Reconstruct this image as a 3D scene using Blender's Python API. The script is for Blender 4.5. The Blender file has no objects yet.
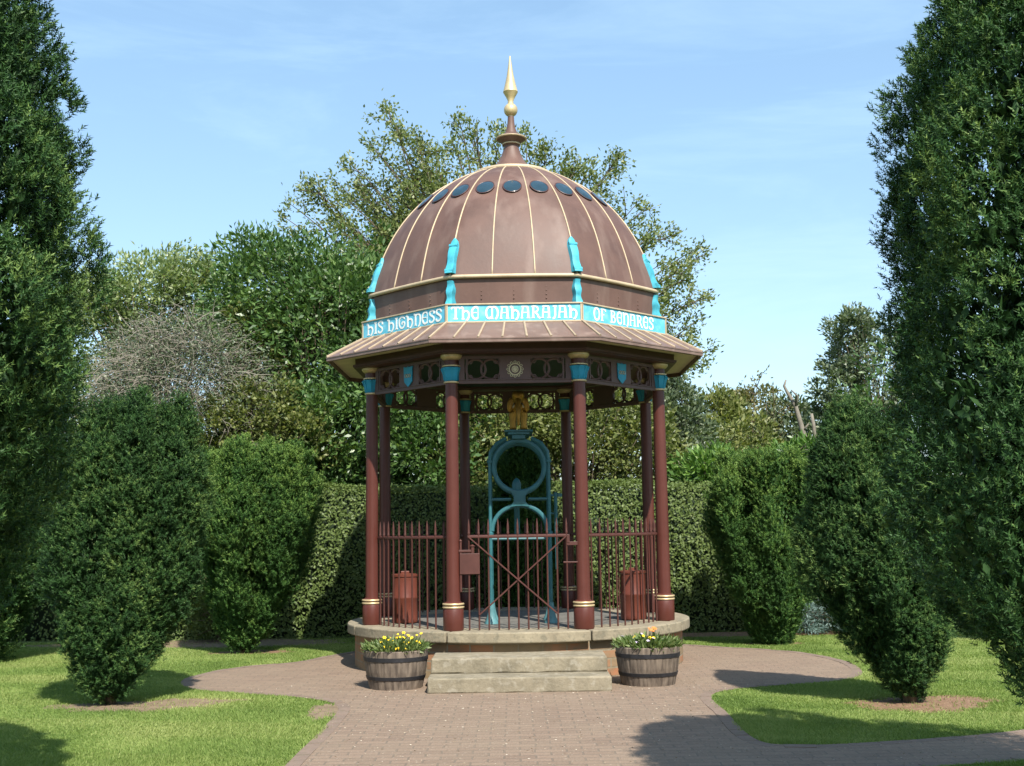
import bpy, bmesh, math, random
import numpy as np
from mathutils import Vector, Matrix

PI = math.pi
R = math.radians
scene = bpy.context.scene
COL = scene.collection
rng = np.random.default_rng(7)
random.seed(7)

# ------------------------------------------------------------------ camera
FPX, W, H = 1188.0, 1024, 766
CAM = Vector((-0.032, -13.2, 1.41))
PITCH = R(7.05)
ROLL = R(0.85)
cam_d = bpy.data.cameras.new('camera')
cam = bpy.data.objects.new('camera', cam_d)
COL.objects.link(cam)
cam.location = CAM
cam_rot = Matrix.Rotation(PI/2 + PITCH, 4, 'X') @ Matrix.Rotation(-ROLL, 4, 'Z')
cam.rotation_euler = cam_rot.to_euler()
cam_d.sensor_fit = 'HORIZONTAL'
cam_d.sensor_width = 36.0
cam_d.lens = FPX/W*36.0
cam_d.clip_end = 2000
scene.camera = cam


def ray(px, py):
    v = Vector(((px-W/2)/FPX, -(py-H/2)/FPX, -1.0))
    return (Matrix.Rotation(PI/2 + PITCH, 3, 'X') @ v)


def ground(px, py):
    d = ray(px, py)
    t = -CAM.z/d.z
    return CAM + d*t


def atY(px, py, Y):
    d = ray(px, py)
    t = (Y-CAM.y)/d.y
    return CAM + d*t


# ------------------------------------------------------------------ materials
def new_mat(name):
    m = bpy.data.materials.new(name)
    m.use_nodes = True
    nt = m.node_tree
    b = nt.nodes['Principled BSDF']
    return m, nt, b


def N(nt, typ, **kw):
    n = nt.nodes.new(typ)
    for k, v in kw.items():
        setattr(n, k, v)
    return n


def paint(name, col, rough=0.45, metal=0.0, var=0.15, scale=6.0, bump=0.0, bscale=40.0, coat=0.0, dirt=None):
    """painted / cast surface with mottled colour and roughness"""
    m, nt, b = new_mat(name)
    L = nt.links
    tc = N(nt, 'ShaderNodeTexCoord')
    n1 = N(nt, 'ShaderNodeTexNoise')
    n1.inputs['Scale'].default_value = scale
    n1.inputs['Detail'].default_value = 6
    n1.inputs['Roughness'].default_value = 0.65
    L.new(tc.outputs['Object'], n1.inputs['Vector'])
    ramp = N(nt, 'ShaderNodeValToRGB')
    c0 = [c*(1-var) for c in col]
    c1 = [min(1, c*(1+var)) for c in col]
    ramp.color_ramp.elements[0].position = 0.3
    ramp.color_ramp.elements[1].position = 0.7
    ramp.color_ramp.elements[0].color = (*c0, 1)
    ramp.color_ramp.elements[1].color = (*c1, 1)
    L.new(n1.outputs['Fac'], ramp.inputs['Fac'])
    colout = ramp.outputs['Color']
    if dirt:
        n2 = N(nt, 'ShaderNodeTexNoise')
        n2.inputs['Scale'].default_value = dirt[1]
        n2.inputs['Detail'].default_value = 8
        mp = N(nt, 'ShaderNodeMapping')
        mp.inputs['Scale'].default_value = dirt[3] if len(dirt) > 3 else (1, 1, 1)
        L.new(tc.outputs['Object'], mp.inputs['Vector'])
        L.new(mp.outputs['Vector'], n2.inputs['Vector'])
        r2 = N(nt, 'ShaderNodeValToRGB')
        r2.color_ramp.elements[0].position = 0.5
        r2.color_ramp.elements[1].position = 0.72
        r2.color_ramp.elements[0].color = (0, 0, 0, 1)
        r2.color_ramp.elements[1].color = (dirt[2],)*3 + (1,)
        L.new(n2.outputs['Fac'], r2.inputs['Fac'])
        mx = N(nt, 'ShaderNodeMix', data_type='RGBA')
        L.new(r2.outputs['Color'], mx.inputs['Factor'])
        L.new(colout, mx.inputs['A'])
        mx.inputs['B'].default_value = (*dirt[0], 1)
        colout = mx.outputs['Result']
    L.new(colout, b.inputs['Base Color'])
    b.inputs['Metallic'].default_value = metal
    b.inputs['Specular IOR Level'].default_value = 0.36
    mr = N(nt, 'ShaderNodeMapRange')
    mr.inputs['To Min'].default_value = max(0.05, rough-0.1)
    mr.inputs['To Max'].default_value = min(1, rough+0.12)
    L.new(n1.outputs['Fac'], mr.inputs['Value'])
    L.new(mr.outputs['Result'], b.inputs['Roughness'])
    if coat:
        b.inputs['Coat Weight'].default_value = coat
        b.inputs['Coat Roughness'].default_value = 0.2
    if bump:
        n3 = N(nt, 'ShaderNodeTexNoise')
        n3.inputs['Scale'].default_value = bscale
        n3.inputs['Detail'].default_value = 5
        L.new(tc.outputs['Object'], n3.inputs['Vector'])
        bp = N(nt, 'ShaderNodeBump')
        bp.inputs['Strength'].default_value = bump
        bp.inputs['Distance'].default_value = 0.01
        L.new(n3.outputs['Fac'], bp.inputs['Height'])
        L.new(bp.outputs['Normal'], b.inputs['Normal'])
    return m


def leaf_mat(name, dark, mid, light, rough=0.5, trans=0.25, spec=0.5):
    """foliage: colour picked by the per-leaf 'tint' attribute, part of the light passes through"""
    m, nt, b = new_mat(name)
    L = nt.links
    at = N(nt, 'ShaderNodeAttribute', attribute_name='tint')
    ramp = N(nt, 'ShaderNodeValToRGB')
    e = ramp.color_ramp.elements
    e[0].position, e[0].color = 0.0, (*dark, 1)
    e[1].position, e[1].color = 1.0, (*light, 1)
    x = e.new(0.5)
    x.color = (*mid, 1)
    L.new(at.outputs['Fac'], ramp.inputs['Fac'])
    L.new(ramp.outputs['Color'], b.inputs['Base Color'])
    b.inputs['Roughness'].default_value = rough
    b.inputs['Specular IOR Level'].default_value = spec
    if trans > 0:
        t = N(nt, 'ShaderNodeBsdfTranslucent')
        g = N(nt, 'ShaderNodeMix', data_type='RGBA', blend_type='MULTIPLY')
        g.inputs['Factor'].default_value = 1
        L.new(ramp.outputs['Color'], g.inputs['A'])
        g.inputs['B'].default_value = (1.5, 1.6, 0.7, 1)
        L.new(g.outputs['Result'], t.inputs['Color'])
        ms = N(nt, 'ShaderNodeMixShader')
        ms.inputs['Fac'].default_value = trans
        L.new(b.outputs['BSDF'], ms.inputs[1])
        L.new(t.outputs['BSDF'], ms.inputs[2])
        L.new(ms.outputs['Shader'], nt.nodes['Material Output'].inputs['Surface'])
    return m


M = {}
M['dome_paint'] = paint('dome_paint', (0.112, 0.062, 0.048), 0.54, 0, 0.2, 2.2, 0.10, 25, dirt=((0.20, 0.135, 0.11), 5, 0.6, (1, 1, 0.22)))
M['eave_paint'] = paint('eave_paint', (0.145, 0.092, 0.073), 0.42, 0, 0.14, 3.0, 0.05, 25, dirt=((0.3, 0.22, 0.18), 7, 0.5))
M['column_paint'] = paint('column_paint', (0.086, 0.024, 0.017), 0.4, 0, 0.10, 5.0, 0.05, 30)
M['dark_iron'] = paint('dark_iron', (0.07, 0.030, 0.027), 0.45, 0, 0.2, 6)
M['frieze_iron'] = paint('frieze_iron', (0.105, 0.058, 0.052), 0.5, 0, 0.2, 6)
M['rail_iron'] = paint('rail_iron', (0.075, 0.027, 0.021), 0.5, 0, 0.2, 9)
M['gold'] = paint('gold', (0.46, 0.36, 0.235), 0.5, 0.12, 0.15, 9)
M['seam_paint'] = paint('seam_paint', (0.36, 0.28, 0.19), 0.55, 0.05, 0.15, 9)
M['gilt'] = paint('gilt', (0.56, 0.43, 0.24), 0.42, 0.35, 0.15, 9)
M['bronze_gilt'] = paint('bronze_gilt', (0.32, 0.17, 0.03), 0.4, 0.6, 0.3, 12)
M['turquoise'] = paint('turquoise', (0.05, 0.33, 0.42), 0.5, 0, 0.22, 14, 0.1, 60)
M['capital_blue'] = paint('capital_blue', (0.02, 0.26, 0.42), 0.42, 0, 0.15, 12)
M['sign_blue'] = paint('sign_blue', (0.10, 0.42, 0.56), 0.5, 0, 0.14, 7, dirt=((0.3, 0.55, 0.62), 14, 0.5))
M['white_paint'] = paint('white_paint', (0.70, 0.71, 0.68), 0.55, 0, 0.14, 16)
M['cream_paint'] = paint('cream_paint', (0.60, 0.52, 0.36), 0.6, 0, 0.12, 5)
M['teal_iron'] = paint('teal_iron', (0.028, 0.115, 0.130), 0.42, 0.0, 0.2, 9, 0.1, 60)
M['teal_light'] = paint('teal_light', (0.08, 0.20, 0.215), 0.45, 0, 0.2, 10)
M['ceiling_green'] = paint('ceiling_green', (0.012, 0.03, 0.024), 0.6, 0, 0.2, 3)
M['porthole_glass'] = paint('porthole_glass', (0.02, 0.045, 0.065), 0.15, 0, 0.2, 3)
M['drum_red'] = paint('drum_red', (0.125, 0.034, 0.021), 0.4, 0, 0.2, 6)
M['hoop_iron'] = paint('hoop_iron', (0.03, 0.03, 0.034), 0.5, 0.4, 0.3, 14)
M['soil_dark'] = paint('soil_dark', (0.06, 0.04, 0.025), 0.9, 0, 0.3, 20, 0.6, 40)
M['bark'] = paint('bark', (0.16, 0.085, 0.05), 0.8, 0, 0.3, 12, 0.6, 30)
M['bark_grey'] = paint('bark_grey', (0.20, 0.165, 0.13), 0.85, 0, 0.3, 10, 0.5, 30)
M['bark_dark'] = paint('bark_dark', (0.10, 0.075, 0.05), 0.85, 0, 0.3, 10, 0.5, 30)
M['twig_grey'] = paint('twig_grey', (0.19, 0.17, 0.135), 0.85, 0, 0.25, 10)
M['yellow_petal'] = paint('yellow_petal', (0.85, 0.62, 0.03), 0.6, 0, 0.15, 20)
M['orange_petal'] = paint('orange_petal', (0.75, 0.25, 0.06), 0.6, 0, 0.15, 20)
M['pale_petal'] = paint('pale_petal', (0.6, 0.5, 0.66), 0.6, 0, 0.15, 20)
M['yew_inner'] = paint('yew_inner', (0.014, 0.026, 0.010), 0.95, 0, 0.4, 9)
M['yew'] = leaf_mat('yew_needles', (0.014, 0.037, 0.011), (0.039, 0.093, 0.025), (0.17, 0.245, 0.065), 0.55, 0.07, 0.16)
M['yew_bright'] = leaf_mat('yew_needles_bright', (0.020, 0.052, 0.013), (0.054, 0.122, 0.027), (0.165, 0.25, 0.055), 0.55, 0.10, 0.16)
M['laurel'] = leaf_mat('laurel_leaves', (0.036, 0.080, 0.020), (0.075, 0.145, 0.038), (0.17, 0.25, 0.075), 0.4, 0.22, 0.5)
M['laurel_bright'] = leaf_mat('laurel_leaves_bright', (0.05, 0.11, 0.02), (0.10, 0.20, 0.04), (0.22, 0.32, 0.08), 0.42, 0.22, 0.5)
M['hedge'] = leaf_mat('hedge_leaves', (0.065, 0.100, 0.026), (0.108, 0.155, 0.042), (0.17, 0.21, 0.068), 0.5, 0.2, 0.25)
M['cherry'] = leaf_mat('cherry_leaves', (0.075, 0.105, 0.030), (0.145, 0.185, 0.056), (0.27, 0.28, 0.11), 0.5, 0.3)
M['olive'] = leaf_mat('olive_leaves', (0.075, 0.10, 0.024), (0.15, 0.18, 0.052), (0.26, 0.26, 0.09), 0.5, 0.3)
M['yellowing'] = leaf_mat('yellowing_leaves', (0.07, 0.085, 0.025), (0.14, 0.14, 0.05), (0.30, 0.25, 0.09), 0.5, 0.3)
M['pale_leaf'] = leaf_mat('pale_leaves', (0.09, 0.13, 0.05), (0.19, 0.25, 0.10), (0.38, 0.42, 0.22), 0.4, 0.3)
M['grey_leaf'] = leaf_mat('grey_leaves', (0.06, 0.09, 0.05), (0.12, 0.16, 0.085), (0.21, 0.24, 0.15), 0.45, 0.25)
M['juniper'] = leaf_mat('juniper_needles', (0.07, 0.12, 0.10), (0.13, 0.20, 0.18), (0.21, 0.29, 0.26), 0.6, 0.1)
M['bed_leaf'] = leaf_mat('bedding_leaves', (0.05, 0.09, 0.02), (0.11, 0.17, 0.045), (0.22, 0.26, 0.10), 0.5, 0.25)
M['grass'] = leaf_mat('grass_blades', (0.095, 0.155, 0.036), (0.19, 0.265, 0.066), (0.32, 0.36, 0.13), 0.6, 0.3, 0.2)


def stone_mat(name, c0, c1, c2, scale=4, bump=0.5, lichen=0.5):
    m, nt, b = new_mat(name)
    L = nt.links
    tc = N(nt, 'ShaderNodeTexCoord')
    n1 = N(nt, 'ShaderNodeTexNoise')
    n1.inputs['Scale'].default_value = scale
    n1.inputs['Detail'].default_value = 10
    n1.inputs['Roughness'].default_value = 0.7
    L.new(tc.outputs['Object'], n1.inputs['Vector'])
    ramp = N(nt, 'ShaderNodeValToRGB')
    e = ramp.color_ramp.elements
    e[0].position, e[0].color = 0.32, (*c0, 1)
    e[1].position, e[1].color = 0.68, (*c1, 1)
    L.new(n1.outputs['Fac'], ramp.inputs['Fac'])
    n2 = N(nt, 'ShaderNodeTexNoise')
    n2.inputs['Scale'].default_value = scale*3.3
    n2.inputs['Detail'].default_value = 8
    L.new(tc.outputs['Object'], n2.inputs['Vector'])
    r2 = N(nt, 'ShaderNodeValToRGB')
    r2.color_ramp.elements[0].position = 0.54
    r2.color_ramp.elements[1].position = 0.66
    r2.color_ramp.elements[0].color = (0, 0, 0, 1)
    r2.color_ramp.elements[1].color = (lichen,)*3+(1,)
    L.new(n2.outputs['Fac'], r2.inputs['Fac'])
    mx = N(nt, 'ShaderNodeMix', data_type='RGBA')
    L.new(r2.outputs['Color'], mx.inputs['Factor'])
    L.new(ramp.outputs['Color'], mx.inputs['A'])
    mx.inputs['B'].default_value = (*c2, 1)
    L.new(mx.outputs['Result'], b.inputs['Base Color'])
    b.inputs['Roughness'].default_value = 0.88
    n3 = N(nt, 'ShaderNodeTexNoise')
    n3.inputs['Scale'].default_value = 30
    n3.inputs['Detail'].default_value = 8
    L.new(tc.outputs['Object'], n3.inputs['Vector'])
    bp = N(nt, 'ShaderNodeBump')
    bp.inputs['Strength'].default_value = bump
    bp.inputs['Distance'].default_value = 0.015
    L.new(n3.outputs['Fac'], bp.inputs['Height'])
    L.new(bp.outputs['Normal'], b.inputs['Normal'])
    return m


M['slab_stone'] = stone_mat('slab_stone', (0.185, 0.155, 0.105), (0.30, 0.255, 0.175), (0.13, 0.12, 0.085), 5, 0.35, 0.6)
M['step_stone'] = stone_mat('step_stone', (0.145, 0.125, 0.085), (0.275, 0.235, 0.165), (0.34, 0.31, 0.25), 5, 0.4, 0.45)
M['floor_stone'] = stone_mat('floor_stone', (0.09, 0.085, 0.075), (0.16, 0.15, 0.13), (0.07, 0.07, 0.065), 5, 0.5, 0.5)


def brick_wall_mat():
    m, nt, b = new_mat('plinth_masonry')
    L = nt.links
    tc = N(nt, 'ShaderNodeTexCoord')
    sep = N(nt, 'ShaderNodeSeparateXYZ')
    L.new(tc.outputs['Object'], sep.inputs['Vector'])
    at = N(nt, 'ShaderNodeMath', operation='ARCTAN2')
    L.new(sep.outputs['Y'], at.inputs[0])
    L.new(sep.outputs['X'], at.inputs[1])
    mul = N(nt, 'ShaderNodeMath', operation='MULTIPLY')
    mul.inputs[1].default_value = 1.79
    L.new(at.outputs['Value'], mul.inputs[0])
    cmb = N(nt, 'ShaderNodeCombineXYZ')
    L.new(mul.outputs['Value'], cmb.inputs['X'])
    L.new(sep.outputs['Z'], cmb.inputs['Y'])
    br = N(nt, 'ShaderNodeTexBrick')
    br.inputs['Scale'].default_value = 1
    br.inputs['Brick Width'].default_value = 0.235
    br.inputs['Row Height'].default_value = 0.085
    br.inputs['Mortar Size'].default_value = 0.009
    br.inputs['Color1'].default_value = (0.33, 0.13, 0.06, 1)
    br.inputs['Color2'].default_value = (0.23, 0.17, 0.095, 1)
    br.inputs['Mortar'].default_value = (0.24, 0.20, 0.14, 1)
    L.new(cmb.outputs['Vector'], br.inputs['Vector'])
    n = N(nt, 'ShaderNodeTexNoise')
    n.inputs['Scale'].default_value = 9
    n.inputs['Detail'].default_value = 8
    L.new(tc.outputs['Object'], n.inputs['Vector'])
    mx = N(nt, 'ShaderNodeMix', data_type='RGBA')
    mx.inputs['B'].default_value = (0.20, 0.15, 0.085, 1)
    mr = N(nt, 'ShaderNodeMapRange')
    mr.inputs['From Min'].default_value = 0.4
    mr.inputs['From Max'].default_value = 0.7
    L.new(n.outputs['Fac'], mr.inputs['Value'])
    L.new(mr.outputs['Result'], mx.inputs['Factor'])
    L.new(br.outputs['Color'], mx.inputs['A'])
    L.new(mx.outputs['Result'], b.inputs['Base Color'])
    b.inputs['Roughness'].default_value = 0.9
    bp = N(nt, 'ShaderNodeBump')
    bp.inputs['Strength'].default_value = 0.7
    bp.inputs['Distance'].default_value = 0.012
    ad = N(nt, 'ShaderNodeMath', operation='SUBTRACT')
    L.new(n.outputs['Fac'], ad.inputs[0])
    L.new(br.outputs['Fac'], ad.inputs[1])
    L.new(ad.outputs['Value'], bp.inputs['Height'])
    L.new(bp.outputs['Normal'], b.inputs['Normal'])
    return m


M['plinth_masonry'] = brick_wall_mat()


def paving_mat():
    m, nt, b = new_mat('brick_paving')
    L = nt.links
    tc = N(nt, 'ShaderNodeTexCoord')
    nw = N(nt, 'ShaderNodeTexNoise')
    nw.inputs['Scale'].default_value = 2.5
    nw.inputs['Detail'].default_value = 3
    L.new(tc.outputs['Object'], nw.inputs['Vector'])
    vm = N(nt, 'ShaderNodeVectorMath', operation='MULTIPLY_ADD')
    vm.inputs[1].default_value = (0.03, 0.03, 0)
    L.new(nw.outputs['Color'], vm.inputs[0])
    L.new(tc.outputs['Object'], vm.inputs[2])
    br = N(nt, 'ShaderNodeTexBrick')
    br.inputs['Scale'].default_value = 1
    br.inputs['Brick Width'].default_value = 0.20
    br.inputs['Row Height'].default_value = 0.10
    br.inputs['Mortar Size'].default_value = 0.006
    br.inputs['Bias'].default_value = 0.0
    br.inputs['Color1'].default_value = (0.232, 0.162, 0.115, 1)
    br.inputs['Color2'].default_value = (0.188, 0.130, 0.092, 1)
    br.inputs['Mortar'].default_value = (0.145, 0.112, 0.083, 1)
    L.new(vm.outputs['Vector'], br.inputs['Vector'])
    n = N(nt, 'ShaderNodeTexNoise')
    n.inputs['Scale'].default_value = 1.3
    n.inputs['Detail'].default_value = 9
    n.inputs['Roughness'].default_value = 0.7
    L.new(tc.outputs['Object'], n.inputs['Vector'])
    mr = N(nt, 'ShaderNodeMapRange')
    mr.inputs['From Min'].default_value = 0.35
    mr.inputs['From Max'].default_value = 0.7
    mr.inputs['To Max'].default_value = 0.55
    L.new(n.outputs['Fac'], mr.inputs['Value'])
    mx = N(nt, 'ShaderNodeMix', data_type='RGBA')
    mx.inputs['B'].default_value = (0.235, 0.18, 0.125, 1)
    L.new(mr.outputs['Result'], mx.inputs['Factor'])
    L.new(br.outputs['Color'], mx.inputs['A'])
    # grit and pale chips
    v = N(nt, 'ShaderNodeTexNoise')
    v.inputs['Scale'].default_value = 45
    v.inputs['Detail'].default_value = 3
    L.new(tc.outputs['Object'], v.inputs['Vector'])
    r2 = N(nt, 'ShaderNodeValToRGB')
    r2.color_ramp.elements[0].position = 0.62
    r2.color_ramp.elements[1].position = 0.72
    r2.color_ramp.elements[0].color = (0, 0, 0, 1)
    r2.color_ramp.elements[1].color = (0.5, 0.5, 0.5, 1)
    L.new(v.outputs['Fac'], r2.inputs['Fac'])
    mx2 = N(nt, 'ShaderNodeMix', data_type='RGBA')
    mx2.inputs['B'].default_value = (0.40, 0.33, 0.26, 1)
    L.new(r2.outputs['Color'], mx2.inputs['Factor'])
    L.new(mx.outputs['Result'], mx2.inputs['A'])
    # green moss at a few joints
    L.new(mx2.outputs['Result'], b.inputs['Base Color'])
    b.inputs['Roughness'].default_value = 0.85
    bp = N(nt, 'ShaderNodeBump')
    bp.inputs['Strength'].default_value = 0.8
    bp.inputs['Distance'].default_value = 0.012
    ad = N(nt, 'ShaderNodeMath', operation='MULTIPLY_ADD')
    ad.inputs[1].default_value = -1.0
    L.new(br.outputs['Fac'], ad.inputs[0])
    L.new(v.outputs['Fac'], ad.inputs[2])
    L.new(ad.outputs['Value'], bp.inputs['Height'])
    L.new(bp.outputs['Normal'], b.inputs['Normal'])
    return m


M['paving'] = paving_mat()


def lawn_mat():
    m, nt, b = new_mat('lawn_turf')
    L = nt.links
    tc = N(nt, 'ShaderNodeTexCoord')
    n = N(nt, 'ShaderNodeTexNoise')
    n.inputs['Scale'].default_value = 1.1
    n.inputs['Detail'].default_value = 10
    n.inputs['Roughness'].default_value = 0.7
    L.new(tc.outputs['Object'], n.inputs['Vector'])
    r = N(nt, 'ShaderNodeValToRGB')
    e = r.color_ramp.elements
    e[0].position, e[0].color = 0.3, (0.085, 0.145, 0.034, 1)
    e[1].position, e[1].color = 0.7, (0.17, 0.23, 0.06, 1)
    L.new(n.outputs['Fac'], r.inputs['Fac'])
    n2 = N(nt, 'ShaderNodeTexNoise')
    n2.inputs['Scale'].default_value = 60
    n2.inputs['Detail'].default_value = 4
    L.new(tc.outputs['Object'], n2.inputs['Vector'])
    mx = N(nt, 'ShaderNodeMix', data_type='RGBA', blend_type='OVERLAY')
    mx.inputs['Factor'].default_value = 0.6
    L.new(r.outputs['Color'], mx.inputs['A'])
    L.new(n2.outputs['Color'], mx.inputs['B'])
    L.new(r.outputs['Color'], b.inputs['Base Color'])
    b.inputs['Roughness'].default_value = 0.9
    bp = N(nt, 'ShaderNodeBump')
    bp.inputs['Strength'].default_value = 0.8
    bp.inputs['Distance'].default_value = 0.02
    L.new(n2.outputs['Fac'], bp.inputs['Height'])
    L.new(bp.outputs['Normal'], b.inputs['Normal'])
    return m


M['lawn'] = lawn_mat()
M['edging'] = stone_mat('edging_brick', (0.155, 0.112, 0.085), (0.215, 0.155, 0.118), (0.13, 0.115, 0.07), 4, 0.4, 0.5)
M['bare_soil'] = stone_mat('bare_soil', (0.15, 0.105, 0.065), (0.25, 0.185, 0.115), (0.10, 0.075, 0.045), 5, 0.9, 0.6)
M['mulch'] = stone_mat('mulch', (0.13, 0.07, 0.04), (0.25, 0.15, 0.085), (0.34, 0.24, 0.15), 16, 1.0, 0.7)


def barrel_mat():
    m, nt, b = new_mat('weathered_oak')
    L = nt.links
    tc = N(nt, 'ShaderNodeTexCoord')
    mp = N(nt, 'ShaderNodeMapping')
    mp.inputs['Scale'].default_value = (9, 9, 1.2)
    L.new(tc.outputs['Object'], mp.inputs['Vector'])
    n = N(nt, 'ShaderNodeTexNoise')
    n.inputs['Scale'].default_value = 3
    n.inputs['Detail'].default_value = 9
    L.new(mp.outputs['Vector'], n.inputs['Vector'])
    r = N(nt, 'ShaderNodeValToRGB')
    e = r.color_ramp.elements
    e[0].position, e[0].color = 0.3, (0.055, 0.04, 0.03, 1)
    e[1].position, e[1].color = 0.72, (0.21, 0.165, 0.125, 1)
    L.new(n.outputs['Fac'], r.inputs['Fac'])
    L.new(r.outputs['Color'], b.inputs['Base Color'])
    b.inputs['Roughness'].default_value = 0.75
    bp = N(nt, 'ShaderNodeBump')
    bp.inputs['Strength'].default_value = 0.6
    bp.inputs['Distance'].default_value = 0.008
    L.new(n.outputs['Fac'], bp.inputs['Height'])
    L.new(bp.outputs['Normal'], b.inputs['Normal'])
    return m


M['oak'] = barrel_mat()


# ------------------------------------------------------------------ mesh helpers
class MB:
    def __init__(s):
        s.v, s.f, s.m = [], [], []

    def add(s, vs, fs, mi=0):
        o = len(s.v)
        s.v += [tuple(p) for p in vs]
        s.f += [tuple(o+i for i in f) for f in fs]
        s.m += [mi]*len(fs)

    def box(s, lo, hi, mi=0, mat=None):
        x0, y0, z0 = lo
        x1, y1, z1 = hi
        vs = [(x0, y0, z0), (x1, y0, z0), (x1, y1, z0), (x0, y1, z0), (x0, y0, z1), (x1, y0, z1), (x1, y1, z1), (x0, y1, z1)]
        if mat is not None:
            vs = [mat @ Vector(p) for p in vs]
        s.add(vs, [(3, 2, 1, 0), (4, 5, 6, 7), (0, 1, 5, 4), (1, 2, 6, 5), (2, 3, 7, 6), (3, 0, 4, 7)], mi)

    def tube(s, pts, rad, seg=8, mi=0, closed=False, flat=None):
        """tube along a path; flat=(a,b) makes an a x b elliptical section, a along 'up'"""
        pts = [Vector(p) for p in pts]
        n = len(pts)
        rad = rad if isinstance(rad, (list, tuple)) else [rad]*n
        up0 = None
        rings = []
        for i, p in enumerate(pts):
            if closed:
                t = (pts[(i+1) % n]-pts[i-1])
            else:
                t = pts[min(i+1, n-1)]-pts[max(i-1, 0)]
            t = t.normalized() if t.length > 1e-9 else Vector((0, 0, 1))
            if up0 is None:
                up0 = Vector((0, 0, 1)) if abs(t.z) < 0.9 else Vector((0, 1, 0))
            a = (up0 - t*up0.dot(t))
            a = a.normalized() if a.length > 1e-6 else t.orthogonal().normalized()
            up0 = a
            b = t.cross(a)
            fa, fb = flat if flat else (1, 1)
            rings.append([p + a*math.cos(2*PI*k/seg)*rad[i]*fa + b*math.sin(2*PI*k/seg)*rad[i]*fb for k in range(seg)])
        vs = [q for r_ in rings for q in r_]
        fs = []
        m = n if closed else n-1
        for i in range(m):
            j = (i+1) % n
            for k in range(seg):
                l = (k+1) % seg
                fs.append((i*seg+k, i*seg+l, j*seg+l, j*seg+k))
        if not closed:
            fs.append(tuple(range(seg))[::-1])
            fs.append(tuple((n-1)*seg+k for k in range(seg)))
        s.add(vs, fs, mi)

    def lathe(s, prof, seg=32, mi=0, c=(0, 0), cap=True, rf=None):
        """prof: list of (r,z); rf(theta)->factor"""
        vs, fs = [], []
        for (r_, z) in prof:
            for k in range(seg):
                th = 2*PI*k/seg
                q = r_*(rf(th) if rf else 1)
                vs.append((c[0]+q*math.cos(th), c[1]+q*math.sin(th), z))
        for i in range(len(prof)-1):
            for k in range(seg):
                l = (k+1) % seg
                fs.append((i*seg+k, i*seg+l, (i+1)*seg+l, (i+1)*seg+k))
        if cap:
            if prof[0][0] > 1e-6:
                fs.append(tuple(range(seg))[::-1])
            if prof[-1][0] > 1e-6:
                fs.append(tuple((len(prof)-1)*seg+k for k in range(seg)))
        s.add(vs, fs, mi)

    def octring(s, prof, mi=0, closed=True):
        """sweep a closed (r,z) profile (r = vertex radius) round the octagon"""
        n = len(prof)
        vs, fs = [], []
        for k in range(8):
            th = R(22.5+45*k)
            for (r_, z) in prof:
                vs.append((r_*math.cos(th), r_*math.sin(th), z))
        for k in range(8):
            l = (k+1) % 8
            for i in range(n if closed else n-1):
                j = (i+1) % n
                fs.append((k*n+i, l*n+i, l*n+j, k*n+j))
        s.add(vs, fs, mi)

    def prism(s, poly, z0, z1, mi=0):
        n = len(poly)
        vs = [(x, y, z0) for x, y in poly]+[(x, y, z1) for x, y in poly]
        fs = [tuple(range(n))[::-1], tuple(range(n, 2*n))]+[(i, (i+1) % n, n+(i+1) % n, n+i) for i in range(n)]
        s.add(vs, fs, mi)

    def xform(s, mat):
        s.v = [tuple(mat @ Vector(p)) for p in s.v]
        return s

    def mesh(s, name, mats, smooth=False, bevel=None):
        me = bpy.data.meshes.new(name)
        me.from_pydata(s.v, [], s.f)
        mats = mats if isinstance(mats, (list, tuple)) else [mats]
        for m in mats:
            me.materials.append(m)
        me.polygons.foreach_set('material_index', s.m)
        bm = bmesh.new()
        bm.from_mesh(me)
        bmesh.ops.recalc_face_normals(bm, faces=bm.faces)
        if bevel:
            ed = [e for e in bm.edges if len(e.link_faces) == 2 and e.calc_face_angle(0) > R(30)]
            bmesh.ops.bevel(bm, geom=ed, offset=bevel, segments=2, affect='EDGES', profile=0.5)
        bm.to_mesh(me)
        bm.free()
        if smooth:
            me.polygons.foreach_set('use_smooth', [True]*len(me.polygons))
            if smooth is not True:
                me.set_sharp_from_angle(angle=R(smooth))
        me.update()
        return me


def link(name, me, parent=None, loc=(0, 0, 0), rot=(0, 0, 0)):
    o = bpy.data.objects.new(name, me)
    COL.objects.link(o)
    o.location = loc
    o.rotation_euler = rot
    if parent:
        o.parent = parent
    return o


def part(name, mb, mats, parent=None, smooth=False, bevel=None, loc=(0, 0, 0), rot=(0, 0, 0)):
    return link(name, mb.mesh(name, mats, smooth, bevel), parent, loc, rot)


def tag(o, label, cat, group=None, kind=None):
    if label:
        o['label'] = label
    if cat:
        o['category'] = cat
    if group:
        o['group'] = group
    if kind:
        o['kind'] = kind
    return o


def thing(name, label, cat, loc=(0, 0, 0), rz=0, group=None):
    o = link(name, None, None, loc, (0, 0, rz))
    o.empty_display_size = 0.2
    return tag(o, label, cat, group)


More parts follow.
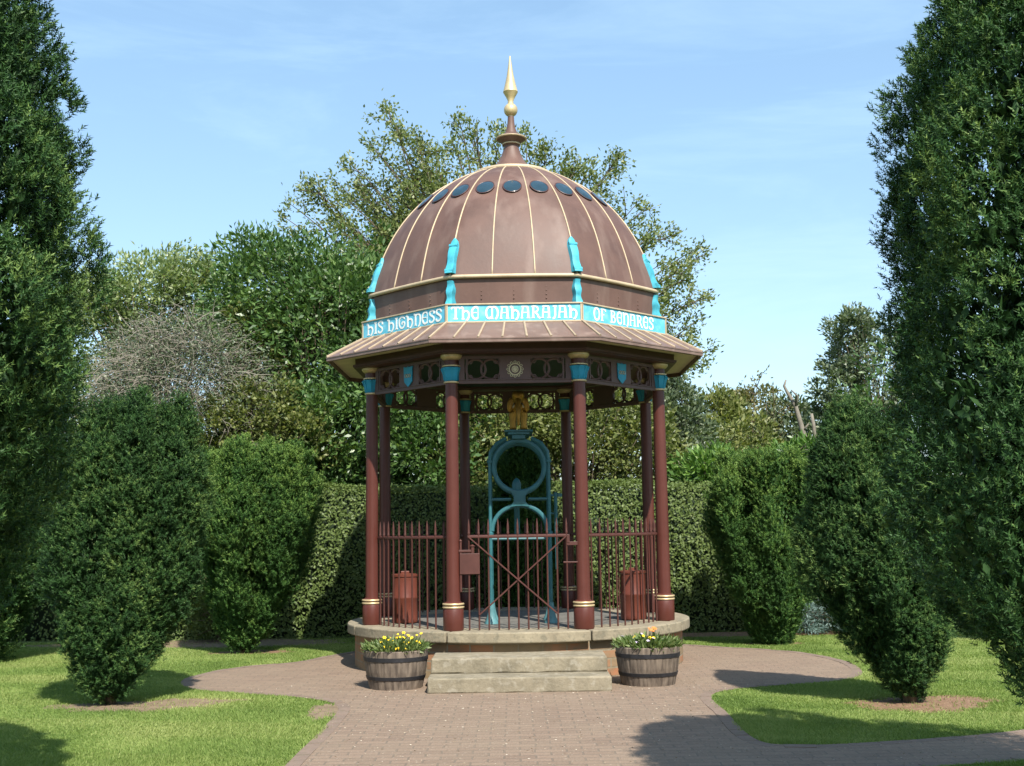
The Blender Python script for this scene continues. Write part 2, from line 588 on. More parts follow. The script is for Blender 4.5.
def np_mesh(name, verts, faces, mats, tint=None, midx=None, smooth=False):
    """verts (V,3), faces (F,k) with k 3 or 4"""
    verts = np.asarray(verts, np.float32)
    faces = np.asarray(faces, np.int32)
    F, k = faces.shape
    me = bpy.data.meshes.new(name)
    me.vertices.add(len(verts))
    me.vertices.foreach_set('co', verts.ravel())
    me.loops.add(F*k)
    me.loops.foreach_set('vertex_index', faces.ravel())
    me.polygons.add(F)
    me.polygons.foreach_set('loop_start', np.arange(0, F*k, k, dtype=np.int32))
    mats = mats if isinstance(mats, (list, tuple)) else [mats]
    for m in mats:
        me.materials.append(m)
    if midx is not None:
        me.polygons.foreach_set('material_index', np.asarray(midx, np.int32))
    if tint is not None:
        a = me.attributes.new('tint', 'FLOAT', 'POINT')
        a.data.foreach_set('value', np.asarray(tint, np.float32))
    if smooth:
        me.polygons.foreach_set('use_smooth', np.ones(F, dtype=bool))
    me.update(calc_edges=True)
    me.validate()
    return me


def unit(a):
    return a/np.maximum(np.linalg.norm(a, axis=-1, keepdims=True), 1e-9)


def perp_basis(d):
    ref = np.where(np.abs(d[:, 2:3]) < 0.9, np.array([[0, 0, 1.0]]), np.array([[1.0, 0, 0]]))
    a = unit(np.cross(d, ref))
    b = np.cross(d, a)
    return a, b


def vnoise(P, scale, seed):
    """smooth value noise in 0..1 at points P (n,3)"""
    q = np.asarray(P)/scale+seed*17.3
    i = np.floor(q).astype(np.int64)
    f = q-i
    f = f*f*(3-2*f)
    out = np.zeros(len(q))
    for dx in (0, 1):
        for dy in (0, 1):
            for dz in (0, 1):
                h = (i[:, 0]+dx)*73856093 ^ (i[:, 1]+dy)*19349663 ^ (i[:, 2]+dz)*83492791
                h = (h*2654435761) & 0xffffffff
                h = ((h >> 13) ^ h) & 0xffff
                w = (f[:, 0] if dx else 1-f[:, 0])*(f[:, 1] if dy else 1-f[:, 1])*(f[:, 2] if dz else 1-f[:, 2])
                out += w*h/65535.0
    return out


def leaves(pos, d, length, width, r, fold=0.25, nref=None):
    """rhombus leaves: pos base (n,3), direction d, random roll; returns verts (4n,3), faces (n,4)"""
    n = len(pos)
    d = unit(d)
    a, b = perp_basis(d)
    ph = r.uniform(0, 2*PI, (n, 1))
    s = a*np.cos(ph)+b*np.sin(ph)
    if nref is not None:
        s = unit(np.cross(d, nref))
    u = np.cross(d, s)
    length = np.asarray(length).reshape(-1, 1)
    width = np.asarray(width).reshape(-1, 1)
    p0 = pos
    p1 = pos+d*length*0.45+s*width*0.5+u*width*fold
    p2 = pos+d*length
    p3 = pos+d*length*0.45-s*width*0.5+u*width*fold
    v = np.stack([p0, p1, p2, p3], 1).reshape(-1, 3)
    f = np.arange(4*n).reshape(n, 4)
    return v, f


# ------------------------------------------------------------------ the pavilion
pav = thing('domed_pavilion', 'octagonal cast iron pavilion with a brown ribbed dome, gilded spike and blue lettered band', 'pavilion')
D8 = [R(22.5+45*k) for k in range(8)]
ZF = 0.455          # platform level
RC = 1.65           # column circle

b = MB()
b.lathe([(1.77, 0.0), (1.77, 0.352)], 128, cap=False)
part('plinth_wall', b, M['plinth_masonry'], pav, smooth=True)
# coping stones with narrow joints between them
b = MB()
joints = [248, 292, 335, 20, 66, 112, 158, 204]
for i, a0 in enumerate(joints):
    a1 = joints[(i+1) % 8]
    if a1 < a0:
        a1 += 360
    n = 14
    outer, inner = [], []
    g = 0.25
    for k in range(n+1):
        th = R(a0+g+(a1-a0-2*g)*k/n)
        outer.append((1.85*math.cos(th), 1.85*math.sin(th)))
        inner.append((1.35*math.cos(th), 1.35*math.sin(th)))
    dz = random.uniform(-0.003, 0.003)
    b.prism(outer+inner[::-1], 0.353, ZF+dz, 0)
part('platform_slab', b, M['slab_stone'], pav, bevel=0.012)
b = MB()
b.lathe([(1.348, 0.40), (1.348, 0.448), (0.0, 0.449)], 64)
part('platform_floor', b, M['floor_stone'], pav)

# columns
b = MB()
b.lathe([(0.092, ZF-0.005), (0.1, ZF+0.012), (0.1, ZF+0.205), (0.094, ZF+0.215), (0.094, ZF+0.262), (0.070, ZF+0.275),
         (0.068, ZF+0.30), (0.0655, 1.6), (0.0625, 2.80), (0.062, 2.86), (0.062, 3.02), (0.072, 3.03), (0.072, 3.1)], 32)
col_me = b.mesh('column', M['column_paint'], smooth=35)
b = MB()
b.lathe([(0.09, -0.011), (0.104, -0.008), (0.107, 0), (0.104, 0.008), (0.09, 0.011)], 32)
band_me = b.mesh('base_band', M['gilt'], smooth=40)
b = MB()
b.lathe([(0.064, 2.878), (0.070, 2.885), (0.074, 2.93), (0.088, 2.985), (0.094, 3.012), (0.066, 3.016)], 24,
        rf=lambda t: 1+0.05*math.cos(8*t))
for k in range(8):
    t = 2*PI*k/8
    b.tube([(0.072*math.cos(t), 0.072*math.sin(t), 2.89), (0.08*math.cos(t), 0.08*math.sin(t), 2.95),
            (0.1*math.cos(t), 0.1*math.sin(t), 3.005)], [0.006, 0.008, 0.011], 6)
cap_me = b.mesh('capital', M['capital_blue'], smooth=40)
mould = []
for pr_ in ([(0.062, 2.856), (0.078, 2.860), (0.078, 2.873), (0.062, 2.877)], [(0.07, 3.018), (0.092, 3.022), (0.092, 3.033), (0.07, 3.037)],
            [(0.07, 3.085), (0.092, 3.10), (0.108, 3.118), (0.108, 3.138), (0.07, 3.139)]):
    b = MB()
    b.lathe(pr_, 32)
    mould.append(b.mesh('gilt_moulding', M['gilt'], smooth=40))
for th in D8:
    c = link('column', col_me, pav, (RC*math.cos(th), RC*math.sin(th), 0))
    for z in (ZF+0.222, ZF+0.252):
        link('base_band', band_me, c, (0, 0, z))
    link('capital', cap_me, c)
    for me_ in mould:
        link('gilt_moulding', me_, c)


# frieze panels between the columns, pierced with interlaced rings
def frieze_mesh():
    b = MB()
    hw = RC*math.sin(R(22.5))-0.075
    z0, z1 = 2.852, 3.128
    t = 0.018
    b.box((-hw, -t, z0), (hw, t, z0+0.032))
    b.box((-hw, -t*1.6, z0+0.032), (hw, t*1.6, z0+0.040))
    b.box((-hw, -t, z1-0.03), (hw, t, z1))
    zc = (z0+0.04+z1-0.03)/2
    hh = (z1-0.03-z0-0.04)/2
    b.box((-0.155, -t, z0+0.04), (0.155, t, z1-0.03))
    for sgn in (-1, 1):
        for u0, u1 in ((0.155, 0.168), (0.47, 0.486), (0.50, hw)):
            x0, x1 = sorted((sgn*u0, sgn*u1))
            if u0 == 0.155:
                continue
            b.box((x0, -t, z0+0.04), (x1, t, z1-0.03))
        cx = sgn*0.315
        for dx in (-0.075, 0.075):
            pts = [(cx+dx+0.098*math.cos(2*PI*k/28), 0.004 if dx > 0 else -0.004, zc+(hh-0.004)*math.sin(2*PI*k/28)) for k in range(28)]
            b.tube(pts, 0.0135, 6, closed=True)
        for dx in (-0.152, 0.152):
            for dz in (-1, 1):
                pts = [(cx+dx-math.copysign(0.03*(1-math.cos(PI*k/10)), dx)*0.8, 0, zc+dz*(hh-0.045*(math.sin(PI*k/10))-0.0)) for k in range(11)]
                b.tube(pts, 0.007, 5)
    return b


fr_me = frieze_mesh().mesh('frieze_panel', M['frieze_iron'])
AP = RC*math.cos(R(22.5))

b = MB()   # rosette
b.lathe([(0.0, 0.0), (0.012, 0.012), (0.022, 0.008)], 16, cap=False)
for rr, tr in ((0.03, 0.006), (0.056, 0.0055)):
    b.tube([(rr*math.cos(2*PI*k/28), rr*math.sin(2*PI*k/28), 0.003) for k in range(28)], tr, 6, closed=True)
for k in range(12):
    t = 2*PI*k/12
    b.tube([(0.07*math.cos(t)+0.012*math.cos(2*PI*j/10), 0.07*math.sin(t)+0.012*math.sin(2*PI*j/10), 0.002) for j in range(10)], 0.0035, 5, closed=True)
ros_me = b.mesh('rosette', M['cream_paint'], smooth=True)
b = MB()   # shield
poly = [(-0.07, 0.10), (-0.03, 0.092), (0.0, 0.10), (0.03, 0.092), (0.07, 0.10), (0.066, 0.0), (0.062, -0.06), (0.03, -0.09), (0.0, -0.115), (-0.03, -0.09), (-0.062, -0.06), (-0.066, 0.0)]
b.prism(poly, 0.0, 0.014)
sh_me = b.mesh('shield', M['capital_blue'], bevel=0.004)
b = MB()
for x, w in ((-0.033, 0.012), (0.0, 0.014), (0.033, 0.012)):
    b.tube([(x+w*math.cos(2*PI*j/12), 0.002+0.017*math.sin(2*PI*j/12), 0.016) for j in range(12)], 0.0035, 5, closed=True)
em_me = b.mesh('shield_emblem', M['gilt'])
for k in range(8):
    th = R(-90+45*k)
    fp = link('frieze_panel', fr_me, pav, (AP*math.cos(th), AP*math.sin(th), 0), (0, 0, th+PI/2))
    if k % 2 == 0:
        link('rosette', ros_me, fp, (0, -0.019, 2.99), (PI/2, 0, 0))
    else:
        s_ = link('shield', sh_me, fp, (0, -0.019, 2.995), (PI/2, 0, 0))
        e_ = link('shield_emblem', em_me, fp, (0, -0.019, 2.995), (PI/2, 0, 0))

b = MB()
b.octring([(1.833, 3.141), (1.833, 3.234), (1.40, 3.234), (1.40, 3.141)])
b.octring([(1.86, 3.150), (1.86, 3.172), (1.834, 3.172), (1.834, 3.150)])
part('architrave', b, M['dark_iron'], pav)
b = MB()
b.lathe([(1.38, 3.16), (0.0, 3.165)], 8, rf=None)
cl = part('ceiling', b, M['ceiling_green'], pav, rot=(0, 0, R(22.5)))
b = MB()
b.octring([(2.118, 3.236), (1.80, 3.236), (1.80, 3.243), (2.118, 3.243)])
part('soffit', b, M['cream_paint'], pav)
# eaves roof with raised seams
b = MB()
b.octring([(1.752, 3.452), (2.135, 3.245), (2.145, 3.240), (2.145, 3.199), (2.132, 3.192), (2.122, 3.192), (2.122, 3.246), (1.74, 3.42)], 0)
b.octring([(2.150, 3.236), (2.150, 3.228), (2.1455, 3.228), (2.1455, 3.236)], 0)
c22 = math.cos(R(22.5))
for k in range(8):
    th = R(-90+45*k)
    rot = Matrix.Rotation(th+PI/2, 4, 'Z')
    for j in range(7):
        f = -1+2*j/7
        if j == 0:
            continue
        u0, u1 = f*1.752*math.sin(R(22.5)), f*2.14*math.sin(R(22.5))
        p0 = rot @ Vector((u0, -1.752*c22, 3.458))
        p1 = rot @ Vector((u1, -2.14*c22, 3.246))
        b.tube([p0, p1], 0.011, 6, 1)
    tv = D8[k]
    b.tube([(1.752*math.cos(tv), 1.752*math.sin(tv), 3.458), (2.142*math.cos(tv), 2.142*math.sin(tv), 3.246)], 0.013, 6, 1)
part('eaves_roof', b, [M['eave_paint'], M['seam_paint']], pav)

# --- lettered band
GL = {  # Lombardic capitals as pen strokes: (points, width), unit height, pen nib width in units
    'H': (0.86, [([(0.02, 0.93), (0.12, 1.0), (0.2, 0.93), (0.2, 0.0)], .17), ([(0.08, 0.0), (0.34, 0.0)], .09), ([(0.2, 0.52), (0.36, 0.66), (0.56, 0.64), (0.68, 0.48), (0.7, 0.25), (0.62, 0.02), (0.5, -0.1)], .16), ([(0.5, -0.1), (0.42, -0.08)], .09)]),
    'I': (0.42, [([(0.2, 0.0), (0.2, 1.0)], .18), ([(0.05, 0.98), (0.35, 0.98)], .1), ([(0.05, 0.02), (0.35, 0.02)], .1)]),
    'S': (0.72, [([(0.58, 0.78), (0.55, 0.93), (0.38, 1.0), (0.2, 0.95), (0.12, 0.8), (0.18, 0.64), (0.36, 0.52), (0.52, 0.38), (0.56, 0.2), (0.46, 0.05), (0.28, 0.0), (0.12, 0.06), (0.08, 0.22)], .16), ([(0.5, 0.74), (0.66, 0.74)], .08)]),
    'G': (0.84, [([(0.66, 0.84), (0.52, 0.98), (0.32, 0.98), (0.14, 0.82), (0.08, 0.5), (0.14, 0.18), (0.32, 0.02), (0.52, 0.03), (0.66, 0.18), (0.68, 0.42), (0.56, 0.54), (0.42, 0.48), (0.4, 0.32)], .15), ([(0.6, 0.9), (0.72, 0.76)], .1)]),
    'N': (0.86, [([(0.04, 0.94), (0.14, 1.0), (0.2, 0.9), (0.2, 0.0)], .17), ([(0.08, 0.0), (0.32, 0.0)], .09), ([(0.2, 0.78), (0.38, 0.96), (0.56, 0.94), (0.68, 0.76), (0.7, 0.4), (0.64, 0.02), (0.5, -0.12)], .16)]),
    'E': (0.76, [([(0.6, 0.9), (0.44, 1.0), (0.26, 0.94), (0.12, 0.74), (0.1, 0.36), (0.2, 0.1), (0.38, 0.0), (0.6, 0.08)], .17), ([(0.14, 0.52), (0.5, 0.52)], .09), ([(0.6, 0.06), (0.6, 0.94)], .06)]),
    'T': (0.80, [([(0.02, 0.84), (0.1, 0.98), (0.68, 0.98), (0.76, 0.84)], .13), ([(0.39, 0.95), (0.39, 0.04)], .18), ([(0.22, 0.02), (0.56, 0.02)], .1)]),
    'M': (1.22, [([(0.6, 0.96), (0.36, 0.98), (0.16, 0.8), (0.1, 0.45), (0.2, 0.1), (0.38, 0.02), (0.5, 0.16)], .16), ([(0.6, 0.98), (0.6, 0.0)], .14), ([(0.6, 0.96), (0.84, 0.98), (1.02, 0.8), (1.08, 0.45), (1.0, 0.1), (0.86, -0.04)], .16), ([(0.5, 0.0), (0.7, 0.0)], .09)]),
    'A': (0.88, [([(0.1, 0.98), (0.66, 0.98)], .11), ([(0.22, 0.95), (0.16, 0.5), (0.12, 0.02)], .13), ([(0.62, 0.96), (0.66, 0.5), (0.66, 0.02)], .18), ([(0.14, 0.48), (0.64, 0.48)], .09), ([(0.02, 0.02), (0.24, 0.02)], .09), ([(0.52, 0.02), (0.82, 0.02)], .09)]),
    'R': (0.86, [([(0.2, 0.0), (0.2, 1.0)], .17), ([(0.06, 0.98), (0.34, 0.99), (0.54, 0.92), (0.6, 0.75), (0.52, 0.58), (0.24, 0.5)], .13), ([(0.38, 0.5), (0.56, 0.28), (0.66, 0.05), (0.8, 0.0)], .16), ([(0.06, 0.02), (0.32, 0.02)], .09)]),
    'J': (0.50, [([(0.3, 0.98), (0.3, 0.2), (0.22, -0.02), (0.08, -0.06)], .17), ([(0.1, 0.98), (0.44, 0.98)], .1)]),
    'O': (0.84, [([(0.4, 1.0), (0.18, 0.88), (0.08, 0.5), (0.18, 0.12), (0.4, 0.0), (0.62, 0.12), (0.72, 0.5), (0.62, 0.88), (0.4, 1.0)], .17)]),
    'F': (0.74, [([(0.2, 0.0), (0.2, 0.98)], .17), ([(0.06, 0.98), (0.56, 0.98), (0.64, 0.82)], .11), ([(0.2, 0.54), (0.48, 0.54)], .1), ([(0.06, 0.02), (0.36, 0.02)], .09)]),
    'B': (0.82, [([(0.2, 0.0), (0.2, 1.0)], .17), ([(0.06, 0.98), (0.4, 0.98), (0.56, 0.86), (0.54, 0.66), (0.36, 0.53), (0.24, 0.53)], .12), ([(0.36, 0.53), (0.58, 0.42), (0.64, 0.22), (0.54, 0.04), (0.34, 0.02), (0.06, 0.02)], .13)]),
    ' ': (0.42, []),
}


def smooth_poly(p, n=3):
    if len(p) < 3:
        return p
    out = []
    for i in range(len(p)-1):
        p0 = p[max(i-1, 0)]
        p1, p2 = p[i], p[i+1]
        p3 = p[min(i+2, len(p)-1)]
        for k in range(n):
            t = k/n
            out.append(tuple(0.5*((2*p1[j])+(-p0[j]+p2[j])*t+(2*p0[j]-5*p1[j]+4*p2[j]-p3[j])*t*t+(-p0[j]+3*p1[j]-3*p2[j]+p3[j])*t**3) for j in (0, 1)))
    out.append(p[-1])
    return out


def lettering(text, x0, x1, z0, h, y):
    b = MB()
    total = sum(GL[c][0] for c in text)
    sx = (x1-x0)/total
    x = x0
    lay = 0
    for ch in text:
        adv, strokes = GL[ch]
        for pts, w in strokes:
            lay = (lay+1) % 4
            p = smooth_poly(pts) if len(pts) > 4 else pts
            q = [Vector((x+a*sx, z0+c*h)) for a, c in p]
            n = len(q)
            L_, R_ = [], []
            for i in range(n):
                t = (q[min(i+1, n-1)]-q[max(i-1, 0)]).normalized()
                nn = Vector((-t.y, t.x))
                ww = w*h*0.5
                L_.append(q[i]+nn*ww)
                R_.append(q[i]-nn*ww)
            yy = y-0.0025-0.0007*lay
            vs = [(a.x, yy, a.y) for a in L_]+[(a.x, yy, a.y) for a in R_]
            vs += [(a.x, y, a.y) for a in L_]+[(a.x, y, a.y) for a in R_]
            fs = []
            for i in range(n-1):
                fs.append((i, i+1, n+i+1, n+i))
                fs.append((i, 2*n+i, 2*n+i+1, i+1))
                fs.append((n+i, n+i+1, 3*n+i+1, 3*n+i))
            fs.append((0, n, 3*n, 2*n))
            fs.append((n-1, 2*n-1+0, 4*n-1, 3*n-1)[::-1])
            b.add(vs, fs)
        x += adv*sx
    return b


SA = 1.752*c22
HW = 1.752*math.sin(R(22.5))
b = MB()
b.box((-HW+0.004, 0.0, 3.462), (HW-0.004, 0.03, 3.628))
sp_me = b.mesh('band_panel', M['sign_blue'])
b = MB()
b.box((-HW, -0.012, 3.448), (HW, 0.034, 3.4615))
b.box((-HW, -0.014, 3.6285), (HW, 0.034, 3.641))
b.box((-HW, -0.009, 3.4617), (-HW+0.014, 0.02, 3.6283))
b.box((HW-0.014, -0.009, 3.4617), (HW, 0.02, 3.6283))
sf_me = b.mesh('gilt_frame', M['gold'])
words_ = {-45: ('OF BENARES', -0.50, 0.47), 0: ('THE MAHARAJAH', -0.625, 0.635), 45: ('HIS HIGHNESS', -0.60, 0.61)}
for k in range(8):
    th = R(-90+45*k)
    pn = link('band_panel', sp_me, pav, (SA*math.cos(th), SA*math.sin(th), 0), (0, 0, th+PI/2))
    link('gilt_frame', sf_me, pn)
    txt = {0: 0, 1: -45, 7: 45}.get(k)
    if txt is not None:
        t, a0, a1 = words_[txt]
        part('lettering', lettering(t, a0, a1, 3.487, 0.118, 0.0), M['white_paint'], pn)

# --- dome
PROF = [(3.93, 1.56), (4.08, 1.535), (4.23, 1.487), (4.50, 1.385), (4.70, 1.295), (4.83, 1.215), (5.06, 1.01), (5.27, 0.715), (5.405, 0.45)]
_pz = [p[0] for p in PROF]
_pa = [p[1] for p in PROF]
# smooth interpolation (monotone enough): fit polynomial in angle-like parameter
_fit = np.polyfit(_pz, np.array(_pa)**2, 4)


def A_(z):
    return math.sqrt(max(0.0, float(np.polyval(_fit, z))))


def octf(th):
    rel = (th-R(22.5)) % R(45) - R(22.5)
    return 1/math.cos(rel)


def dome_r(th, z):
    t = min(1, max(0, (z-3.93)/1.475))
    f = 0.8*(1-t**1.2)
    return A_(z)*(f*octf(th)+(1-f))


b = MB()
zs = [3.93+1.475*(1-(1-i/26)**1.35) for i in range(27)]
SEG = 120
vs = []
for z in zs:
    for k in range(SEG):
        th = R(22.5)+2*PI*k/SEG
        r_ = dome_r(th, z)
        vs.append((r_*math.cos(th), r_*math.sin(th), z))
fs = [(i*SEG+k, i*SEG+(k+1) % SEG, (i+1)*SEG+(k+1) % SEG, (i+1)*SEG+k) for i in range(26) for k in range(SEG)]
b.add(vs, fs)
dome = part('dome', b, M['dome_paint'], pav, smooth=True)
third = math.atan(math.tan(R(22.5))/3)
rib_angles = []
for k in range(8):
    c0 = R(-90+45*k)
    rib_angles += [c0-third, c0+third, c0+R(22.5)]
for th in rib_angles:
    b = MB()
    pts = []
    for z in zs:
        r_ = dome_r(th, z)+0.002
        pts.append((r_*math.cos(th), r_*math.sin(th), z))
    b.tube(pts, 0.0085, 6)
    part('rib', b, M['gold'], dome, smooth=True)
# oval skylights
for k in range(8):
    c0 = R(-90+45*k)
    for off in (-R(15), 0, R(15)):
        th = c0+off
        z = 4.985
        dz = 0.01
        p = Vector((dome_r(th, z)*math.cos(th), dome_r(th, z)*math.sin(th), z))
        p2 = Vector((dome_r(th, z+dz)*math.cos(th), dome_r(th, z+dz)*math.sin(th), z+dz))
        v = (p2-p).normalized()
        u = Vector((-math.sin(th), math.cos(th), 0))
        n_ = u.cross(v).normalized()
        mat = Matrix((u, v, n_)).transposed().to_4x4()
        mat.translation = p
        b = MB()
        b.lathe([(1.0, -0.02), (1.0, 0.010), (0.9, 0.016), (0.0, 0.018)], 28)
        b.v = [(x*0.093, y*0.112, z_) for x, y, z_ in b.v]
        b.xform(mat)
        o = part('porthole', b, M['porthole_glass'], dome, smooth=30)
        b = MB()
        b.tube([(0.097*math.cos(2*PI*j/28), 0.116*math.sin(2*PI*j/28), 0.008) for j in range(28)], 0.006, 6, closed=True)
        b.xform(mat)
        part('porthole_rim', b, M['dark_iron'], o)
# drum
b = MB()
DF = 0.8
vs = []
for z, a in ((3.60, 1.53), (3.70, 1.53), (3.92, 1.545)):
    for k in range(SEG):
        th = R(22.5)+2*PI*k/SEG
        r_ = a*(DF*octf(th)+(1-DF))
        vs.append((r_*math.cos(th), r_*math.sin(th), z))
fs = [(i*SEG+k, i*SEG+(k+1) % SEG, (i+1)*SEG+(k+1) % SEG, (i+1)*SEG+k) for i in range(2) for k in range(SEG)]
b.add(vs, fs)
for k in range(8):
    c0 = R(-90+45*k)
    for off in (0, R(12), -R(12)):
        for j in range(6):
            th = c0+off
            r_ = 1.535*(DF*octf(th)+(1-DF))
            z = 3.665+0.04*j
            b.lathe([(0.008, -0.003), (0.006, 0.004), (0.0, 0.006)], 6)
            n = 18
            mat = Matrix.Translation((r_*math.cos(th), r_*math.sin(th), z)) @ Matrix.Rotation(th, 4, 'Z') @ Matrix.Rotation(PI/2, 4, 'Y')
            b.v[-n:] = [tuple(mat @ Vector(p)) for p in b.v[-n:]]
part('drum', b, M['dome_paint'], pav, smooth=30)
b = MB()
pts = [(1.565*(DF*octf(t)+(1-DF))*math.cos(t), 1.565*(DF*octf(t)+(1-DF))*math.sin(t), 3.93) for t in [R(22.5)+2*PI*k/SEG for k in range(SEG)]]
b.tube(pts, 0.021, 10, closed=True)
part('dome_ring', b, M['gold'], pav, smooth=True)

# scroll brackets at the corners
b = MB()


def loft(b, secs):
    """secs: (z, r_in, r_out, half_width) in the radial plane of +X"""
    vs, fs = [], []
    for z, ri, ro, hw in secs:
        vs += [(ri, -hw, z), (ro, -hw*0.8, z), (ro+0.006, 0, z), (ro, hw*0.8, z), (ri, hw, z)]
    n = len(secs)
    for i in range(n-1):
        for k in range(5):
            l = (k+1) % 5
            fs.append((i*5+k, i*5+l, (i+1)*5+l, (i+1)*5+k))
    fs.append((0, 1, 2, 3, 4))
    fs.append(tuple((n-1)*5+k for k in range(5)))
    b.add(vs, fs)


tv = D8[0]
secs = []
for i in range(13):
    t = i/12
    z = 3.965+0.39*t
    hw = 0.052*(1 if t < 0.72 else math.sqrt(max(0.02, 1-((t-0.72)/0.28)**2)))*(0.95+0.05*math.cos(t*9))
    th_ = 0.035*(0.7+0.3*math.cos(t*11))+0.015
    rr = dome_r(tv, z)
    secs.append((z, rr-0.02, rr+th_*(1-0.5*t), hw))
loft(b, secs)
secs = []
for i in range(11):
    t = i/10
    z = 3.645+0.245*t
    rr = 1.535*(DF*octf(tv)+(1-DF))
    out = 0.035+0.03*(1-t)**1.5+0.008*math.cos(t*12)
    secs.append((z, rr-0.02, rr+out, 0.040+0.006*math.cos(t*10)))
loft(b, secs)
for zc, rc, rr in ((3.99, dome_r(tv, 3.99)+0.025, 0.026), (4.27, dome_r(tv, 4.27)+0.015, 0.02)):
    b.tube([(rc, -0.045, zc), (rc, 0.045, zc)], rr, 12)
br_me = b.mesh('scroll_bracket', M['turquoise'], smooth=40)
for th in D8:
    link('scroll_bracket', br_me, pav, (0, 0, 0), (0, 0, th))

# finial
b = MB()
b.lathe([(0.36, 5.43), (0.26, 5.475), (0.20, 5.53), (0.155, 5.59), (0.118, 5.66), (0.096, 5.72), (0.083, 5.775), (0.10, 5.79), (0.10, 5.81),
         (0.125, 5.83), (0.17, 5.862), (0.172, 5.878), (0.13, 5.895), (0.075, 5.93), (0.052, 5.99), (0.040, 6.06), (0.036, 6.13), (0.0, 6.14)], 32)
fin = part('finial', b, M['dome_paint'], pav, smooth=35)
b = MB()
b.lathe([(0.40, 5.375), (0.455, 5.385), (0.468, 5.405), (0.462, 5.425), (0.44, 5.438), (0.29, 5.452)], 48, cap=False)
b.lathe([(0.165, 5.879), (0.178, 5.872), (0.178, 5.864), (0.165, 5.858)], 32, cap=False)
b.lathe([(0.102, 5.792), (0.108, 5.80), (0.102, 5.808)], 32, cap=False)
part('gilt_collar', b, M['gold'], fin, smooth=True)
b = MB()
b.lathe([(0.034, 6.125)]+[(max(0.001, 0.080*math.sin(PI*k/14)), 6.21-0.080*math.cos(PI*k/14)) for k in range(2, 13)]+[(0.034, 6.292), (0.032, 6.32), (0.05, 6.36), (0.086, 6.425), (0.082, 6.44),
         (0.062, 6.52), (0.040, 6.62), (0.022, 6.74), (0.007, 6.86), (0.0, 6.865)], 32)
part('gilded_spike', b, M['gilt'], fin, smooth=40)

# ------------------------------------------------------------------ stone steps
b = MB()
b.box((-0.81, -2.60, 0.0), (0.80, -1.72, 0.134))
s1 = part('stone_step', b, M['step_stone'], bevel=0.014)
b = MB()
b.box((-0.80, -2.275, 0.135), (0.79, -1.73, 0.268))
s2 = part('stone_step', b, M['step_stone'], bevel=0.014)
for s_, sd in ((s1, 3), (s2, 4)):
    bm = bmesh.new()
    bm.from_mesh(s_.data)
    bmesh.ops.subdivide_edges(bm, edges=[e for e in bm.edges if e.calc_length() > 0.5], cuts=14, use_grid_fill=True)
    rr = random.Random(sd)
    for v in bm.verts:
        v.co += Vector((rr.uniform(-.002, .002), rr.uniform(-.003, .003), rr.uniform(-.0015, .001) if v.co.z > 0.02 else 0))
    bm.to_mesh(s_.data)
    bm.free()
tag(s1, 'lower of the two worn stone steps, resting on the paving', 'step', 'stone steps up to the pavilion')
tag(s2, 'upper of the two stone steps, set against the brick plinth', 'step', 'stone steps up to the pavilion')

# ------------------------------------------------------------------ railings and gate
b = MB()
b.lathe([(0.0088, ZF-0.003), (0.0088, 1.36), (0.0125, 1.372), (0.0125, 1.384), (0.0088, 1.392), (0.012, 1.43), (0.0075, 1.47), (0.002, 1.515)], 8)
pk_me = b.mesh('picket', M['rail_iron'], smooth=40)
RR = 1.60
rail_lab = {
    1: 'curved iron railing in the right front bay, ending at the rightmost columns',
    7: 'curved iron railing in the left front bay, ending at the leftmost columns',
    2: 'iron railing seen nearly edge-on at the right side of the pavilion',
    6: 'iron railing seen nearly edge-on at the left side of the pavilion',
    3: 'shaded iron railing at the back right of the pavilion, facing the hedge',
    5: 'shaded iron railing at the back left of the pavilion, facing the hedge',
    4: 'shaded iron railing at the back of the pavilion, straight behind the gate',
}
for k in range(1, 8):
    th = -90+45*k
    t = thing('iron_railing', rail_lab[k], 'railing', (1.6*math.cos(R(th)), 1.6*math.sin(R(th)), ZF), 0, 'railings between the columns')
    off = -Vector(t.location)
    n = 11
    for j in range(n):
        a = R(th-18.2+36.4*j/(n-1))
        link('picket', pk_me, t, off+Vector((RR*math.cos(a), RR*math.sin(a), 0)))
    b = MB()
    b.tube([off+Vector((RR*math.cos(R(th+x)), RR*math.sin(R(th+x)), 1.348)) for x in np.linspace(-20.5, 20.5, 16)], 0.012, 8, flat=(1.3, 0.8))
    part('top_rail', b, M['rail_iron'], t, smooth=40)

gy = -1.555
gate = thing('iron_gate', 'iron picket gate with a crossed brace between the two front columns', 'gate', (0, gy, ZF))
go = Vector((0, 0, -ZF))
xs = [-0.475+0.095*j for j in range(11)]
for x in xs:
    link('picket', pk_me, gate, go+Vector((x, 0, 0.006)))
b = MB()
b.tube([(xs[0]-0.01, 0, 1.35-ZF), (xs[-1]+0.01, 0, 1.35-ZF)], 0.012, 8, flat=(1.3, 0.8))
part('top_rail', b, M['rail_iron'], gate, smooth=40)
for sx in (-1, 1):
    b = MB()
    b.tube([(sx*xs[0], -0.014-0.004*sx, 1.345-ZF), (-sx*xs[1]-0.0, -0.014-0.004*sx, 0.60-ZF)], 0.008, 6)
    part('cross_brace', b, M['rail_iron'], gate)
b = MB()
b.box((-0.565, -0.02, 0.99-ZF), (-0.37, 0.02, 1.19-ZF))
b.box((-0.575, -0.014, 1.2-ZF), (-0.43, 0.014, 1.225-ZF))
b.lathe([(0.02, 1.19-ZF), (0.02, 1.25-ZF), (0.03, 1.26-ZF), (0.0, 1.28-ZF)], 10, c=(-0.44, 0))
b.lathe([(0.012, 0.82-ZF), (0.012, 1.3-ZF), (0.018, 1.31-ZF), (0.0, 1.33-ZF)], 10, c=(-0.555, 0))
part('lock_box', b, M['rail_iron'], gate, bevel=0.004)
